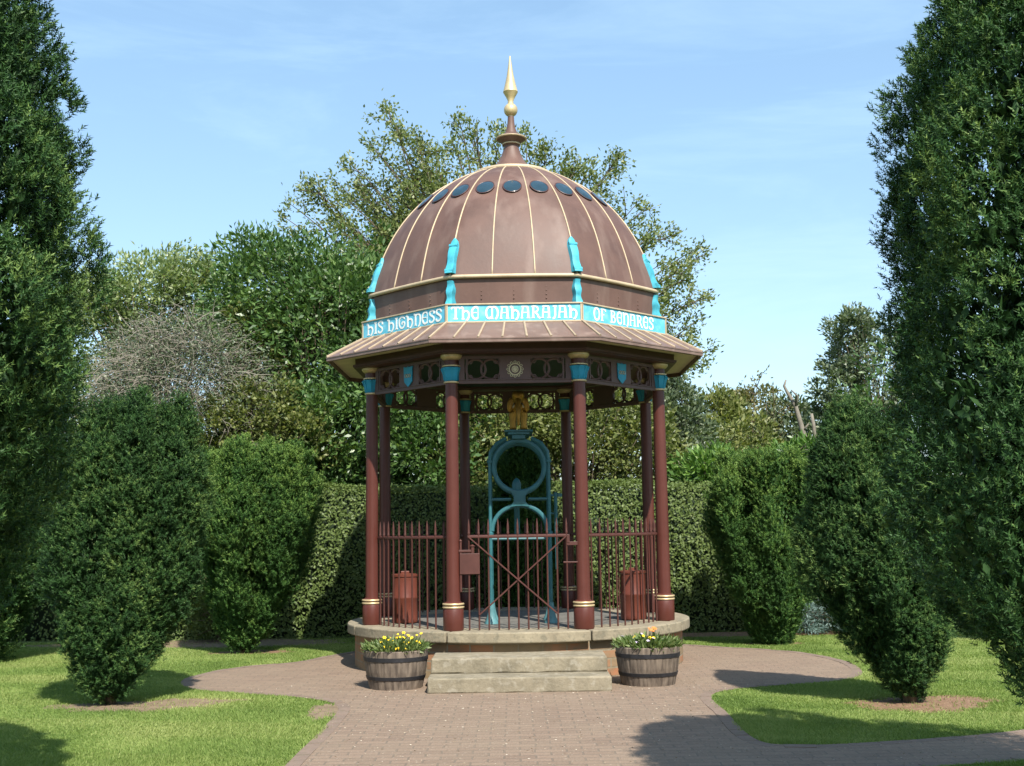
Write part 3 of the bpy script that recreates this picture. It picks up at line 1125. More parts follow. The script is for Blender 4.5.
b = MB()
b.box((0.475, -0.012, 1.255-ZF), (0.60, 0.012, 1.29-ZF))
b.box((0.478, -0.016, 1.28-ZF), (0.505, 0.016, 1.36-ZF))
part('hinge_bracket', b, M['rail_iron'], gate, bevel=0.003)
b = MB()
b.box((0.44, -0.01, 1.085-ZF), (0.59, 0.01, 1.1-ZF))
part('latch_bar', b, M['rail_iron'], gate, bevel=0.003)

# ------------------------------------------------------------------ well winding frame
wf = thing('winding_frame', 'blue-green iron winding frame with a large ring, standing over the well', 'winding gear', (0.03, -0.45, 0.449))
wz = 0.449


def side_frame():
    b = MB()
    rc, zc = 0.272, 2.075-wz
    b.tube([(rc*math.cos(2*PI*k/48), 0, zc+rc*math.sin(2*PI*k/48)) for k in range(48)], 0.018, 8, closed=True, flat=(0.9, 1.25))
    b.tube([((rc-0.022)*math.cos(2*PI*k/48), 0, zc+(rc-0.022)*math.sin(2*PI*k/48)) for k in range(48)], 0.007, 6, closed=True)
    for s in (-1, 1):
        # post with moulded collar, flared foot
        b.lathe([(0.02, 0.21), (0.02, 0.9), (0.032, 0.91), (0.032, 0.935), (0.018, 0.945), (0.017, 1.66), (0.03, 1.665), (0.03, 1.69), (0.0, 1.70)], 12, c=(s*0.31, 0))
        b.tube([(s*0.31, 0, 1.695), (s*0.295, 0, 1.78), (s*0.235, 0, 1.865), (s*0.13, 0, 1.925)], [0.02, 0.022, 0.022, 0.02], 8)
        # short ties to the joint plate
        b.tube([(s*0.30, 0, 1.285), (s*0.09, 0, 1.285)], 0.011, 6)
    # lower arch
    zc2 = 1.40-wz
    ra = 0.292
    b.tube([(ra*math.cos(PI*k/24), 0, zc2+ra*0.92*math.sin(PI*k/24)) for k in range(25)], 0.018, 8, flat=(0.9, 1.2))
    # joint plate between ring and arch, concave sides
    pl = [(-0.10, -0.085), (-0.062, -0.03), (-0.062, 0.03), (-0.10, 0.085), (-0.03, 0.078), (0.03, 0.078), (0.10, 0.085), (0.062, 0.03), (0.062, -0.03), (0.10, -0.085), (0.03, -0.075), (-0.03, -0.075)]
    zp = 1.735-wz
    n = len(pl)
    vs = [(x, -0.026, zp+z) for x, z in pl]+[(x, 0.026, zp+z) for x, z in pl]
    b.add(vs, [tuple(range(n)), tuple(range(n, 2*n))[::-1]]+[(i, (i+1) % n, n+(i+1) % n, n+i) for i in range(n)])
    b.box((-0.045, -0.034, zp-0.05), (0.045, -0.027, zp+0.05))
    b.tube([(-0.3, 0, 1.318-wz), (0.3, 0, 1.318-wz)], 0.014, 8)
    return b


sf_mesh = side_frame().mesh('side_frame', M['teal_iron'], smooth=40)
b = MB()
b.lathe([(0.075, 0.0), (0.072, 0.015), (0.05, 0.06), (0.034, 0.13), (0.028, 0.21)], 12)
ft_me = b.mesh('flared_foot', M['teal_light'], smooth=40)
for y in (-0.23, 0.21):
    f_ = link('side_frame', sf_mesh, wf, (0, y, 0))
    for s_ in (-1, 1):
        link('flared_foot', ft_me, f_, (s_*0.31, 0, 0))
b = MB()
b.box((-0.115, -0.30, 2.405-wz), (0.115, 0.30, 2.432-wz))
b.box((-0.15, -0.315, 2.4325-wz), (0.15, 0.315, 2.455-wz))
b.box((-0.07, -0.28, 2.36-wz), (0.07, 0.28, 2.404-wz))
part('top_plate', b, M['teal_iron'], wf, bevel=0.005)
b = MB()
b.tube([(0, -0.2, 1.735-wz), (0, 0.24, 1.735-wz)], 0.05, 14)
b.lathe([(0.03, 0.88), (0.03, 1.30), (0.045, 1.32), (0.05, 1.45), (0.03, 1.5), (0.0, 1.52)], 12, c=(-0.03, 0.1))
part('winding_shaft', b, M['teal_iron'], wf, smooth=40)
b = MB()
b.tube([(0.31, 0.0, 1.77-wz), (0.44, 0, 1.77-wz)], 0.013, 8)
b.tube([(0.385, 0, 1.80-wz), (0.385, 0, 0.99-wz)], [0.02, 0.014], 8)
b.tube([(0.31, 0.0, 1.58-wz), (0.40, 0, 1.58-wz)], 0.010, 8)
b.box((0.41, -0.02, 1.755-wz), (0.455, 0.02, 1.79-wz))
part('crank_handle', b, M['teal_iron'], wf, smooth=40)

# gilded elephant on top of the winding frame
mbd = bpy.data.metaballs.new('elephant_form')
mbd.resolution = 0.012
mbd.threshold = 0.3
mo = bpy.data.objects.new('elephant_form', mbd)
COL.objects.link(mo)


def ball(x, y, z, sx, sy, sz, ry=0, rx=0):
    e = mbd.elements.new(type='ELLIPSOID')
    e.co = (x, y, z)
    e.radius = 1.0
    k = 1.45
    e.size_x, e.size_y, e.size_z = sx*k, sy*k, sz*k
    from mathutils import Euler
    e.rotation = Euler((rx, ry, 0)).to_quaternion()


# facing -Y; feet at z = 0
ball(0, 0.06, 0.235, 0.098, 0.17, 0.098)
ball(0, -0.02, 0.26, 0.08, 0.08, 0.08)
for sx in (-1, 1):
    for yy in (-0.055, 0.155):
        for q in range(6):
            ball(sx*0.058, yy, 0.022+0.03*q, 0.034+0.003*abs(q-1.5), 0.036, 0.034)
    ball(sx*0.030, -0.145, 0.365, 0.038, 0.042, 0.045)
    ball(sx*0.085, -0.095, 0.265, 0.036, 0.014, 0.085, ry=-sx*0.12)
ball(0, -0.125, 0.325, 0.055, 0.06, 0.075)
for q in range(9):
    t = q/8
    ball(0, -0.18-0.03*math.sin(t*2.2)-0.012*t, 0.29-0.235*t, 0.030-0.014*t, 0.030-0.014*t, 0.030)
dg = bpy.context.evaluated_depsgraph_get()
dg.update()
el_me = bpy.data.meshes.new_from_object(mo.evaluated_get(dg))
bpy.data.objects.remove(mo)
el_me.materials.clear()
el_me.materials.append(M['bronze_gilt'])
el_me.polygons.foreach_set('use_smooth', [True]*len(el_me.polygons))
el_me.name = 'elephant_statue'
ele = link('elephant_statue', el_me, None, (0.03, -0.52, 2.4555))
zz = [v.co.z for v in el_me.vertices]
z_off = min(zz) if zz else 0
sc = 0.42/(max(zz)-z_off) if zz else 1
ele.scale = (sc, sc, sc)
ele.location.z = 2.4555-z_off*sc
tag(ele, 'small gilded elephant statue standing on top of the winding frame', 'statue')
b = MB()
for s in (-1, 1):
    b.tube([(s*0.04, -0.17, 0.275), (s*0.055, -0.215, 0.225), (s*0.05, -0.26, 0.225), (s*0.045, -0.285, 0.245)], [0.011, 0.010, 0.008, 0.003], 8)
part('tusks', b, M['gold'], ele, smooth=True, loc=(0, 0, 0))

# ------------------------------------------------------------------ two red drums inside
b = MB()
b.lathe([(0.135, 0.0), (0.14, 0.02), (0.137, 0.05), (0.134, 0.24), (0.139, 0.25), (0.139, 0.265), (0.134, 0.275), (0.134, 0.47), (0.142, 0.478), (0.142, 0.50), (0.12, 0.505), (0.0, 0.515)], 32)
dr_me = b.mesh('body', M['drum_red'], smooth=40)
b = MB()
b.box((-0.045, -0.012, 0.505), (0.045, 0.012, 0.535))
dh_me = b.mesh('lid_handle', M['drum_red'], bevel=0.005)
for (x, y, lab) in ((-1.20, -0.42, 'red iron drum behind the left front railing'), (1.22, -0.42, 'red iron drum behind the right front railing')):
    t = thing('iron_drum', lab, 'drum', (x, y, ZF+0.004), 0.3, 'red drums inside the pavilion')
    link('body', dr_me, t)
    link('lid_handle', dh_me, t)

# ------------------------------------------------------------------ half-barrel planters
b = MB()
NST = 22


def stave(t):
    f = (t/(2*PI)*NST) % 1
    return 1-0.010*(abs(f-0.5)*2)**6


prof = [(0.255, 0.0), (0.262, 0.03), (0.29, 0.16), (0.305, 0.27), (0.308, 0.345), (0.30, 0.352), (0.282, 0.352), (0.28, 0.30)]
b.lathe(prof, NST*6, cap=False, rf=stave)
b.lathe([(0.25, 0.001), (0.0, 0.001)], 32, cap=False)
tub_me = b.mesh('staves', M['oak'])


def hoop_r(z):
    return float(np.interp(z, [p[1] for p in prof[:5]], [p[0] for p in prof[:5]]))


b = MB()
for z0, z1 in ((0.085, 0.12), (0.255, 0.295)):
    b.lathe([(hoop_r(z0)-0.004, z0), (hoop_r(z0)+0.006, z0+0.002), (hoop_r(z1)+0.006, z1-0.002), (hoop_r(z1)-0.004, z1)], 48, cap=False)
hp_me = b.mesh('hoops', M['hoop_iron'], smooth=40)
b = MB()
b.lathe([(0.281, 0.31), (0.18, 0.33), (0.0, 0.34)], 24, cap=False)
sl_me = b.mesh('compost', M['soil_dark'])


def bedding(name, label, x, y, n_leaf, blooms, seed):
    r = np.random.default_rng(seed)
    t = thing(name, label, 'flowers', (x, y, 0.335), 0, 'flowers in the barrel planters')
    a = r.uniform(0, 2*PI, n_leaf)
    q = 0.29*np.sqrt(r.uniform(0, 1, n_leaf))
    z = r.uniform(-0.02, 0.10, n_leaf)*(1.1-q/0.35)
    pos = np.stack([q*np.cos(a), q*np.sin(a), z], 1)
    d = np.stack([np.cos(a)*0.7, np.sin(a)*0.7, r.uniform(0.1, 1.2, n_leaf)], 1)+r.normal(0, 0.35, (n_leaf, 3))
    v, f = leaves(pos, d, r.uniform(0.04, 0.09, n_leaf), r.uniform(0.012, 0.024, n_leaf), r)
    link('leaves', np_mesh('leaves', v, f, M['bed_leaf'], np.repeat(r.uniform(0, 1, n_leaf), 4)), t)
    for (bx, by, bz, mat, s) in blooms:
        b = MB()
        b.tube([(bx*0.8, by*0.8, -0.01), (bx, by, bz)], 0.003, 5, 1)
        nf = len(b.v)
        rr = random.Random(int(bx*1e4)+seed)
        ax = Matrix.Translation((bx, by, bz)) @ Matrix.Rotation(rr.uniform(0.2, 0.9), 4, 'X') @ Matrix.Rotation(rr.uniform(-0.6, 0.6), 4, 'Y')
        c = MB()
        for j in range(6):
            p = 2*PI*j/6
            c.add([(0, 0, 0), (s*0.6*math.cos(p-0.45), s*0.6*math.sin(p-0.45), s*0.25), (s*math.cos(p), s*math.sin(p), s*0.12), (s*0.6*math.cos(p+0.45), s*0.6*math.sin(p+0.45), s*0.25)], [(0, 1, 2, 3)])
        c.lathe([(s*0.22, 0.0), (s*0.18, s*0.3), (0.0, s*0.38)], 8)
        c.xform(ax)
        b.add(c.v, c.f, 0)
        part('blossom', b, [M[mat], M['bed_leaf']], t)


rb = random.Random(5)
for (px, py, lab, flow) in ((392, 668, 'half-barrel planter left of the stone steps', 0), (646, 666, 'half-barrel planter right of the stone steps', 1)):
    g_ = ground(px, 682)
    x = g_.x
    y = -2.02
    if flow == 0:
        x = -1.13
    else:
        x = 1.17
    t = thing('barrel_planter', lab, 'planter', (x, y-0.10, 0.004), 0.4+flow, 'half-barrel planters by the steps')
    t.scale = (0.95, 0.95, 0.97)
    link('staves', tub_me, t)
    link('hoops', hp_me, t)
    link('compost', sl_me, t)
    bl = []
    if flow == 0:
        for i in range(34):
            a, q = rb.uniform(0, 2*PI), 0.21*math.sqrt(rb.uniform(0, 1))
            bl.append((q*math.cos(a)+0.04, q*math.sin(a)-0.02, rb.uniform(0.03, 0.15), 'yellow_petal', rb.uniform(0.013, 0.022)))
        bedding('bedding_plant', 'bright yellow flowers filling the left barrel planter', x, y-0.10, 1100, bl, 11)
    else:
        for i in range(5):
            bl.append((0.02+0.012*i, -0.05+rb.uniform(-.03, .03), 0.15+rb.uniform(-.015, .02), 'orange_petal', 0.022))
        for i in range(9):
            a, q = rb.uniform(0, 2*PI), 0.25*math.sqrt(rb.uniform(0, 1))
            bl.append((q*math.cos(a), q*math.sin(a), rb.uniform(0.05, 0.11), 'yellow_petal' if i % 2 else 'pale_petal', 0.018))
        bedding('bedding_plant', 'sparse green plants with a few orange flowers in the right planter', x, y-0.10, 1000, bl, 12)

# ------------------------------------------------------------------ ground, lawn, paving
b = MB()
b.add([(-400, -60, 0), (400, -60, 0), (400, 700, 0), (-400, 700, 0)], [(0, 1, 2, 3)])
lawn = tag(part('lawn', b, M['lawn']), 'short mown green lawn on both sides of the path', None, kind='structure')


def catmull(p, n=6, closed=True):
    out = []
    m = len(p)
    for i in range(m if closed else m-1):
        g = lambda j: p[j % m] if closed else p[min(max(j, 0), m-1)]
        p0, p1, p2, p3 = g(i-1), g(i), g(i+1), g(i+2)
        for k in range(n):
            t = k/n
            out.append(tuple(0.5*((2*p1[j])+(-p0[j]+p2[j])*t+(2*p0[j]-5*p1[j]+4*p2[j]-p3[j])*t*t+(-p0[j]+3*p1[j]-3*p2[j]+p3[j])*t**3) for j in (0, 1)))
    return out


left_edge = [(-1.47, -16), (-1.46, -12), (-1.45, -8), (-1.45, -5.6), (-1.44, -4.2), (-1.50, -3.25), (-1.85, -2.75), (-2.45, -2.40), (-3.0, -2.05),
             (-3.28, -1.4), (-3.2, -0.7), (-2.95, -0.25), (-2.45, 0.15), (-2.2, 0.75), (-1.75, 1.5), (-0.9, 2.05)]
right_edge = [(0.9, 2.15), (1.75, 1.75), (2.3, 1.2), (2.85, 0.75), (3.2, 0.3), (3.4, -0.6), (3.3, -1.5), (3.0, -2.05), (2.4, -2.35), (1.85, -2.6), (1.6, -3.0),
              (1.57, -3.9), (1.55, -5.0), (1.75, -5.28), (2.4, -5.20), (3.2, -4.95), (3.9, -4.62), (5.5, -4.2), (9.0, -3.6), (9.0, -4.6), (5.5, -5.2), (3.9, -5.62), (3.2, -5.85), (2.4, -6.05), (1.7, -6.2), (1.56, -6.6), (1.55, -9), (1.55, -12), (1.55, -16)]
path_poly = catmull(left_edge+right_edge, 5)
b = MB()
b.add([(x, y, 0.004) for x, y in path_poly], [tuple(range(len(path_poly)))])
pv = part('path', b, M['paving'])
bm = bmesh.new()
bm.from_mesh(pv.data)
bmesh.ops.triangulate(bm, faces=bm.faces)
bm.to_mesh(pv.data)
bm.free()
tag(pv, 'brown brick paved path widening round the pavilion', None, kind='structure')


# edging bricks laid along both borders of the path
def edging(pts, side, seed):
    r_ = random.Random(seed)
    b = MB()
    P = [Vector((x, y, 0)) for x, y in catmull(pts, 8, closed=False)]
    L = [0.0]
    for i in range(1, len(P)):
        L.append(L[-1]+(P[i]-P[i-1]).length)
    t = 0.0
    def at(q):
        i = min(max(1, next((k for k, l in enumerate(L) if l >= q), len(L)-1)), len(L)-1)
        f = (q-L[i-1])/max(1e-6, L[i]-L[i-1])
        return P[i-1].lerp(P[i], f), (P[i]-P[i-1]).normalized()
    while t+0.21 < L[-1]:
        p, d = at(t+0.1)
        if abs(p.x) < 9.5 and p.y > -9:
            n_ = Vector((-d.y, d.x, 0))*side
            o = p+n_*0.05
            m = Matrix.Translation(o) @ Matrix.Rotation(math.atan2(d.y, d.x)+r_.uniform(-.02, .02), 4, 'Z')
            b.box((-0.1, -0.047, -0.01), (0.1, 0.047, 0.0065+r_.uniform(-.002, .002)), 0, m)
        t += 0.208
    return b


eb = edging(left_edge, -1, 3)
e2 = edging(right_edge, -1, 4)
eb.add(e2.v, e2.f)
tag(part('path_edging', eb, M['edging']), 'row of edging bricks along the borders of the path', None, kind='structure')


def blob_patch(cx, cy, rx, ry, seed, rough=0.25, n=64):
    r = random.Random(seed)
    ph = [r.uniform(0, 6.28) for _ in range(6)]
    out = []
    for k in range(n):
        t = 2*PI*k/n
        q = 1+rough*(0.5*math.sin(2*t+ph[0])+0.35*math.sin(3*t+ph[1])+0.25*math.sin(7*t+ph[2])+0.2*math.sin(13*t+ph[3]))
        out.append((cx+rx*q*math.cos(t), cy+ry*q*math.sin(t)))
    return out


YEWS = {
    'ml': ground(106, 698), 'mr': ground(905, 708), 'fl': ground(240, 649), 'fr': ground(770, 648),
}
patches = [
    (blob_patch(YEWS['ml'].x+0.35, YEWS['ml'].y-0.12, 0.66, 0.40, 1, 0.4), 'bare_soil'),
    (blob_patch(YEWS['mr'].x+0.1, YEWS['mr'].y-0.1, 0.62, 0.42, 2), 'mulch'),
    (blob_patch(YEWS['fl'].x+0.1, YEWS['fl'].y+0.05, 0.45, 0.3, 3), 'mulch'),
    (blob_patch(YEWS['fr'].x, YEWS['fr'].y, 0.35, 0.22, 4), 'mulch'),
    (blob_patch(-4.2, 2.55, 2.2, 0.55, 5, 0.15), 'bare_soil'),
    (blob_patch(2.9, 2.75, 3.2, 0.32, 6, 0.12), 'mulch'),
    (blob_patch(-1.55, -3.5, 0.12, 0.5, 8, 0.35), 'bare_soil'),
]
for i, (pl, mt) in enumerate(patches):
    b = MB()
    b.add([(x, y, 0.002+0.0003*i) for x, y in pl], [tuple(range(len(pl)))])
    tag(part('soil', b, M[mt]), 'bare earth patch in the lawn', None, kind='structure')


def inpoly(x, y, poly):
    poly = np.asarray(poly)
    ins = np.zeros(len(x), bool)
    j = len(poly)-1
    for i in range(len(poly)):
        xi, yi = poly[i]
        xj, yj = poly[j]
        c = ((yi > y) != (yj > y)) & (x < (xj-xi)*(y-yi)/(yj-yi+1e-12)+xi)
        ins ^= c
        j = i
    return ins


# grass blades
def grass():
    r = np.random.default_rng(21)
    n = 1400000
    d = 6.6*np.exp(r.uniform(0, 1, n)*math.log(18.0/6.6))
    half = 0.47*d+0.6
    x = CAM.x+r.uniform(-1, 1, n)*half
    y = CAM.y+d
    keep = ~inpoly(x+r.normal(0, 0.022, n), y+r.normal(0, 0.022, n), path_poly)
    keep &= ~(inpoly(x, y, path_poly) & (vnoise(np.stack([x, y, x*0], 1), 0.25, 9) < 0.5))
    for pl, mt in patches:
        ins = inpoly(x, y, pl)
        c_ = np.mean(pl, axis=0)
        core = inpoly(x, y, (np.array(pl)-c_)*0.8+c_)
        keep &= ~(ins & (r.uniform(0, 1, n) > np.where(core, 0.04, 0.30)))
    keep &= y < 3.05
    edge = inpoly(x, y, catmull([(p[0], p[1]) for p in left_edge+right_edge], 5))
    x, y, d = x[keep], y[keep], d[keep]
    n = len(x)
    a = r.uniform(0, 2*PI, n)
    hgt = r.uniform(0.008, 0.024, n)*(1+0.25*np.sin(x*2.1+1.3*np.sin(y*1.7)))
    w = r.uniform(0.0022, 0.0046, n)*(d/8)**0.6
    lean = r.normal(0, 0.5, (n, 2))
    # mown stripes lean one way then the other
    stripe = np.sign(np.sin((y*0.95+0.22*x)*PI/0.62))
    lean[:, 0] += 0.32*stripe
    p0 = np.stack([x-w*np.cos(a), y-w*np.sin(a), np.zeros(n)], 1)
    p1 = np.stack([x+w*np.cos(a), y+w*np.sin(a), np.zeros(n)], 1)
    p2 = np.stack([x+lean[:, 0]*hgt, y+lean[:, 1]*hgt, hgt], 1)
    v = np.stack([p0, p1, p2], 1).reshape(-1, 3)
    patchy = 0.57+0.36*(vnoise(np.stack([x, y, x*0], 1), 0.55, 3)-0.5)*2*0.8+0.16*np.sin(x*1.3+2*np.sin(y*0.9))*np.sin(y*1.9+np.sin(x*2.3))+0.10*stripe
    tint = np.clip(patchy+r.normal(0, 0.2, n), 0, 1)
    me = np_mesh('grass', v, np.arange(3*n).reshape(n, 3), M['grass'], np.repeat(tint, 3))
    tag(link('grass', me), 'short mown grass blades of the lawn', None, kind='stuff')


grass()

# fallen leaves and chips on the path
r = np.random.default_rng(33)
n = 3000
x, y = r.uniform(-3.4, 3.4, n), r.uniform(-6.4, -1.9, n)
k = inpoly(x, y, path_poly) & (np.hypot(x, y) > 1.95) & ~((np.abs(x) < 0.85) & (y > -2.65))
x, y = x[k], y[k]
n = len(x)
pos = np.stack([x, y, np.full(n, 0.007)], 1)
dd = np.stack([r.normal(0, 1, n), r.normal(0, 1, n), r.uniform(0.0, 0.12, n)], 1)
v, f = leaves(pos, dd, r.uniform(0.006, 0.024, n), r.uniform(0.004, 0.009, n), r, 0.0)
v[:, 2] = np.maximum(v[:, 2], 0.0055)
M['litter'] = leaf_mat('leaf_litter', (0.18, 0.13, 0.08), (0.34, 0.28, 0.20), (0.50, 0.44, 0.36), 0.7, 0.0)
tag(link('leaf_litter', np_mesh('leaf_litter', v, f, M['litter'], np.repeat(r.uniform(0, 1, n), 4))), 'small pale fallen leaves scattered over the brick path', None, kind='stuff')


# ------------------------------------------------------------------ yews
def make_yew(label, base, Ht, Rad, seed, n_plume=26, n_spray=22000, spray=0.11, mat='yew', widest=0.55, top_in=0.2, lean=(0, 0), group='fastigiate yews beside the path',
             z0=0.05, flat=0.18, gold=0.0, base_r=0.10, plume_r=None, fine=1.0, name='yew_tree', nn=11, upv=0.0, nl=0.022, nw=0.0026, tr=0.05, crisp=0.84, clump=0.19, n_inner=22000, inner=0.05, tipb=0.0):
    r = np.random.default_rng(seed)
    t = thing(name, label, 'tree', (base[0], base[1], 0), 0, group)
    ga = PI*(3-math.sqrt(5))
    i = np.arange(n_plume)
    rho = np.sqrt((i+0.5)/n_plume)
    th = i*ga+r.uniform(-0.25, 0.25, n_plume)
    zt = Ht*(1-flat*rho**2*r.uniform(0.3, 1.4, n_plume)-r.uniform(0, 0.06, n_plume))
    pr = (plume_r or Rad*1.32/math.sqrt(n_plume))*r.uniform(0.8, 1.25, n_plume)
    Ri = np.maximum(0, (Rad-0.75*pr))*rho*r.uniform(0.92, 1.06, n_plume)
    if gold:
        golden = r.uniform(0, 1, n_plume) < gold
    else:
        golden = np.zeros(n_plume, bool)
    wig = r.uniform(0, 6.28, (n_plume, 2))

    def g(s):
        return np.where(s < widest, np.power(np.clip(s/widest, 0, 1), 0.72), 1-top_in*((np.clip(s, 0, 1)-widest)/(1-widest))**1.6)

    def prad(s):
        lo = 0.20+0.80*np.clip(s/0.42, 0, 1)
        hi = np.where(s > 0.68, 1-0.86*np.clip((s-0.68)/0.32, 0, 1)**1.35, 1)
        return lo*hi

    def axis(idx, s):
        rr_ = Ri[idx]*g(s)+base_r*rho[idx]*(1-s)
        wob = 0.04*Rad*np.sin(s*7+wig[idx, 0])
        x = (rr_+wob)*np.cos(th[idx])+lean[0]*s-0.03*Rad*np.sin(s*9+wig[idx, 1])
        y = (rr_+wob)*np.sin(th[idx])+lean[1]*s
        return x, y, z0+(zt[idx]-z0)*s

    # candidates on plume surfaces
    n = int(n_spray*0.9)
    wgt = pr*zt*(0.55+0.8*rho)
    idx = r.choice(n_plume, n, p=wgt/wgt.sum())
    s = r.uniform(0, 1, n)**0.9
    ok = r.uniform(0, 1, n) < np.clip(prad(s)+0.25, 0, 1)
    idx, s = idx[ok], s[ok]
    n = len(idx)
    ax, ay, az = axis(idx, s)
    ph = r.uniform(0, 2*PI, n)
    lump = 1+0.20*np.sin(az*9/Rad*0.8+3*ph+wig[idx, 0])*np.sin(ph*2+az*5+wig[idx, 1])
    rad = pr[idx]*prad(s)*np.sqrt(r.uniform(crisp, 1.0, n))*lump
    px, py = ax+rad*np.cos(ph), ay+rad*np.sin(ph)
    q_ = np.stack([px, py, az*0.32], 1)
    nz_ = 0.65*vnoise(q_, clump, seed)+0.35*vnoise(q_, clump*0.45, seed+5)
    bulge = (nz_-0.5)*clump*1.8
    px, py = px+bulge*np.cos(ph), py+bulge*np.sin(ph)
    # drop what lies deep inside a neighbouring plume
    keep = nz_ > 0.37+0.08*r.uniform(-1, 1, n)
    for j in range(n_plume):
        sj = np.clip((az-z0)/(zt[j]-z0), 0, 1)
        jx, jy, _ = axis(np.full(n, j), sj)
        dist = np.hypot(px-jx, py-jy)
        inside = (dist < 0.66*pr[j]*prad(sj)) & (az < zt[j]) & (idx != j)
        keep &= ~inside
    idx, s, ph, px, py, az, rad = [q[keep] for q in (idx, s, ph, px, py, az, rad)]
    # tufts: every kept point carries a cluster of shoots
    per = 9
    toc = np.array([CAM.x-base[0], CAM.y-base[1]])
    toc /= np.hypot(*toc)
    away = (px/Rad*toc[0]+py/Rad*toc[1]) < -0.25
    kp = ~away | (r.uniform(0, 1, len(px)) < 0.28)
    idx, s, ph, px, py, az = [q[kp] for q in (idx, s, ph, px, py, az)]
    m = min(len(idx), max(1, n_spray//per))
    idx, s, ph, px, py, az = [q[:m] for q in (idx, s, ph, px, py, az)]
    C0 = np.stack([px, py, az], 1)
    outv = np.stack([np.cos(ph)*0.75+0.35*np.cos(th[idx]), np.sin(ph)*0.75+0.35*np.sin(th[idx]), 0.75+0.7*s+upv], 1)
    outv = unit(outv)
    tuft_r = tr*r.uniform(0.6, 1.35, m)
    jit = r.normal(0, 1, (m, per, 3))*tuft_r[:, None, None]*np.array([0.42, 0.42, 0.55])
    P = (C0[:, None, :]+jit-outv[:, None, :]*tuft_r[:, None, None]*0.3).reshape(-1, 3)
    Dv = unit((outv[:, None, :]*0.9+unit(jit+1e-6)*0.55+r.normal(0, 0.2, (m, per, 3))+np.array([0, 0, 0.25])).reshape(-1, 3))
    tuft_t = np.repeat(r.uniform(0.0, 0.5, m)+0.10*np.sin(az*3+idx), per)
    tuft_t = tuft_t+np.repeat(tipb*np.clip((s-0.62)/0.38, 0, 1), per)
    idx, az = np.repeat(idx, per), np.repeat(az, per)
    n = len(P)
    a, bb = perp_basis(Dv)
    L = spray*r.uniform(0.45, 0.95, n)
    # needles: nn per spray, spiralling round the shoot
    k = np.arange(nn)
    tt = (k+0.5)/nn
    ang = k*2.4
    base_p = P[:, None, :]+Dv[:, None, :]*(L[:, None]*tt[None, :])[:, :, None]
    phs = ang[None, :]+r.uniform(0, 6.28, (n, 1))
    rad_d = a[:, None, :]*np.cos(phs)[:, :, None]+bb[:, None, :]*np.sin(phs)[:, :, None]
    nd = unit(rad_d*(1.0-0.35*tt[None, :, None])+Dv[:, None, :]*(0.25+0.55*tt[None, :, None])+r.normal(0, 0.12, (n, nn, 3)))
    side = unit(np.cross(nd, Dv[:, None, :]+r.normal(0, 0.4, (n, nn, 3))))
    ll = nl*r.uniform(0.75, 1.25, (n, nn, 1))
    ww = nw*r.uniform(0.8, 1.25, (n, nn, 1))
    v0 = base_p-side*ww
    v1 = base_p+side*ww
    v2 = base_p+nd*ll
    V = np.stack([v0, v1, v2], 2).reshape(-1, 3)
    tspray = tuft_t+r.uniform(-0.1, 0.1, n)
    tint = np.clip(tspray[:, None]+0.30*tt[None, :]+r.normal(0, 0.08, (n, nn)), 0, 1)
    tint = np.repeat(tint.reshape(-1), 3)
    nt = n*nn
    F = np.arange(3*nt).reshape(nt, 3)
    mid = np.zeros(nt, np.int32)
    if gold:
        gm = np.repeat(golden[idx] & (r.uniform(0, 1, n) < 0.55), nn)
        mid[gm] = 2
    # inner foliage that closes the crown, its shade put into a darker tint
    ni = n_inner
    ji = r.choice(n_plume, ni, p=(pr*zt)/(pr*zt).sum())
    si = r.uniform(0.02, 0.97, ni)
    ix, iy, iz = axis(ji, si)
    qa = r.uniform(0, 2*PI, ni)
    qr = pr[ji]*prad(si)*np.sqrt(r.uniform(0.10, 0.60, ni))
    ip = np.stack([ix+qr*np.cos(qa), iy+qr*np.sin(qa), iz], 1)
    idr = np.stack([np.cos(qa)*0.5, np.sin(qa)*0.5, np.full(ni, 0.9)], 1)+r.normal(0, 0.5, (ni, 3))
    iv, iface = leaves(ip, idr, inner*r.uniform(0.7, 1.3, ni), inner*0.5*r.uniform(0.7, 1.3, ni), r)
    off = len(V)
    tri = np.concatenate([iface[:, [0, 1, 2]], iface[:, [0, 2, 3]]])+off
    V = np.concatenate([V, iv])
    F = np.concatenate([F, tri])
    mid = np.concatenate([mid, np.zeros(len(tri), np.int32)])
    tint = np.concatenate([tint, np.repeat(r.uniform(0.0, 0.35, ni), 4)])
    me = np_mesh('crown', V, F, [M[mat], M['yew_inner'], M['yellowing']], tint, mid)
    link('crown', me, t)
    b = MB()
    rr2 = random.Random(seed)
    for j in range(7):
        an = j*2.4
        q = base_r*1.6
        b.tube([(0.35*base_r*math.cos(an), 0.35*base_r*math.sin(an), -0.03), (0.55*base_r*math.cos(an), 0.55*base_r*math.sin(an), 0.12),
                (q*math.cos(an)*1.3, q*math.sin(an)*1.3, 0.45), (q*2.0*math.cos(an), q*2.0*math.sin(an), 0.9)],
               [base_r*0.6, base_r*0.45, base_r*0.35, base_r*0.2], 7)
    part('trunk', b, M['bark_dark'], t, smooth=True)
    return t


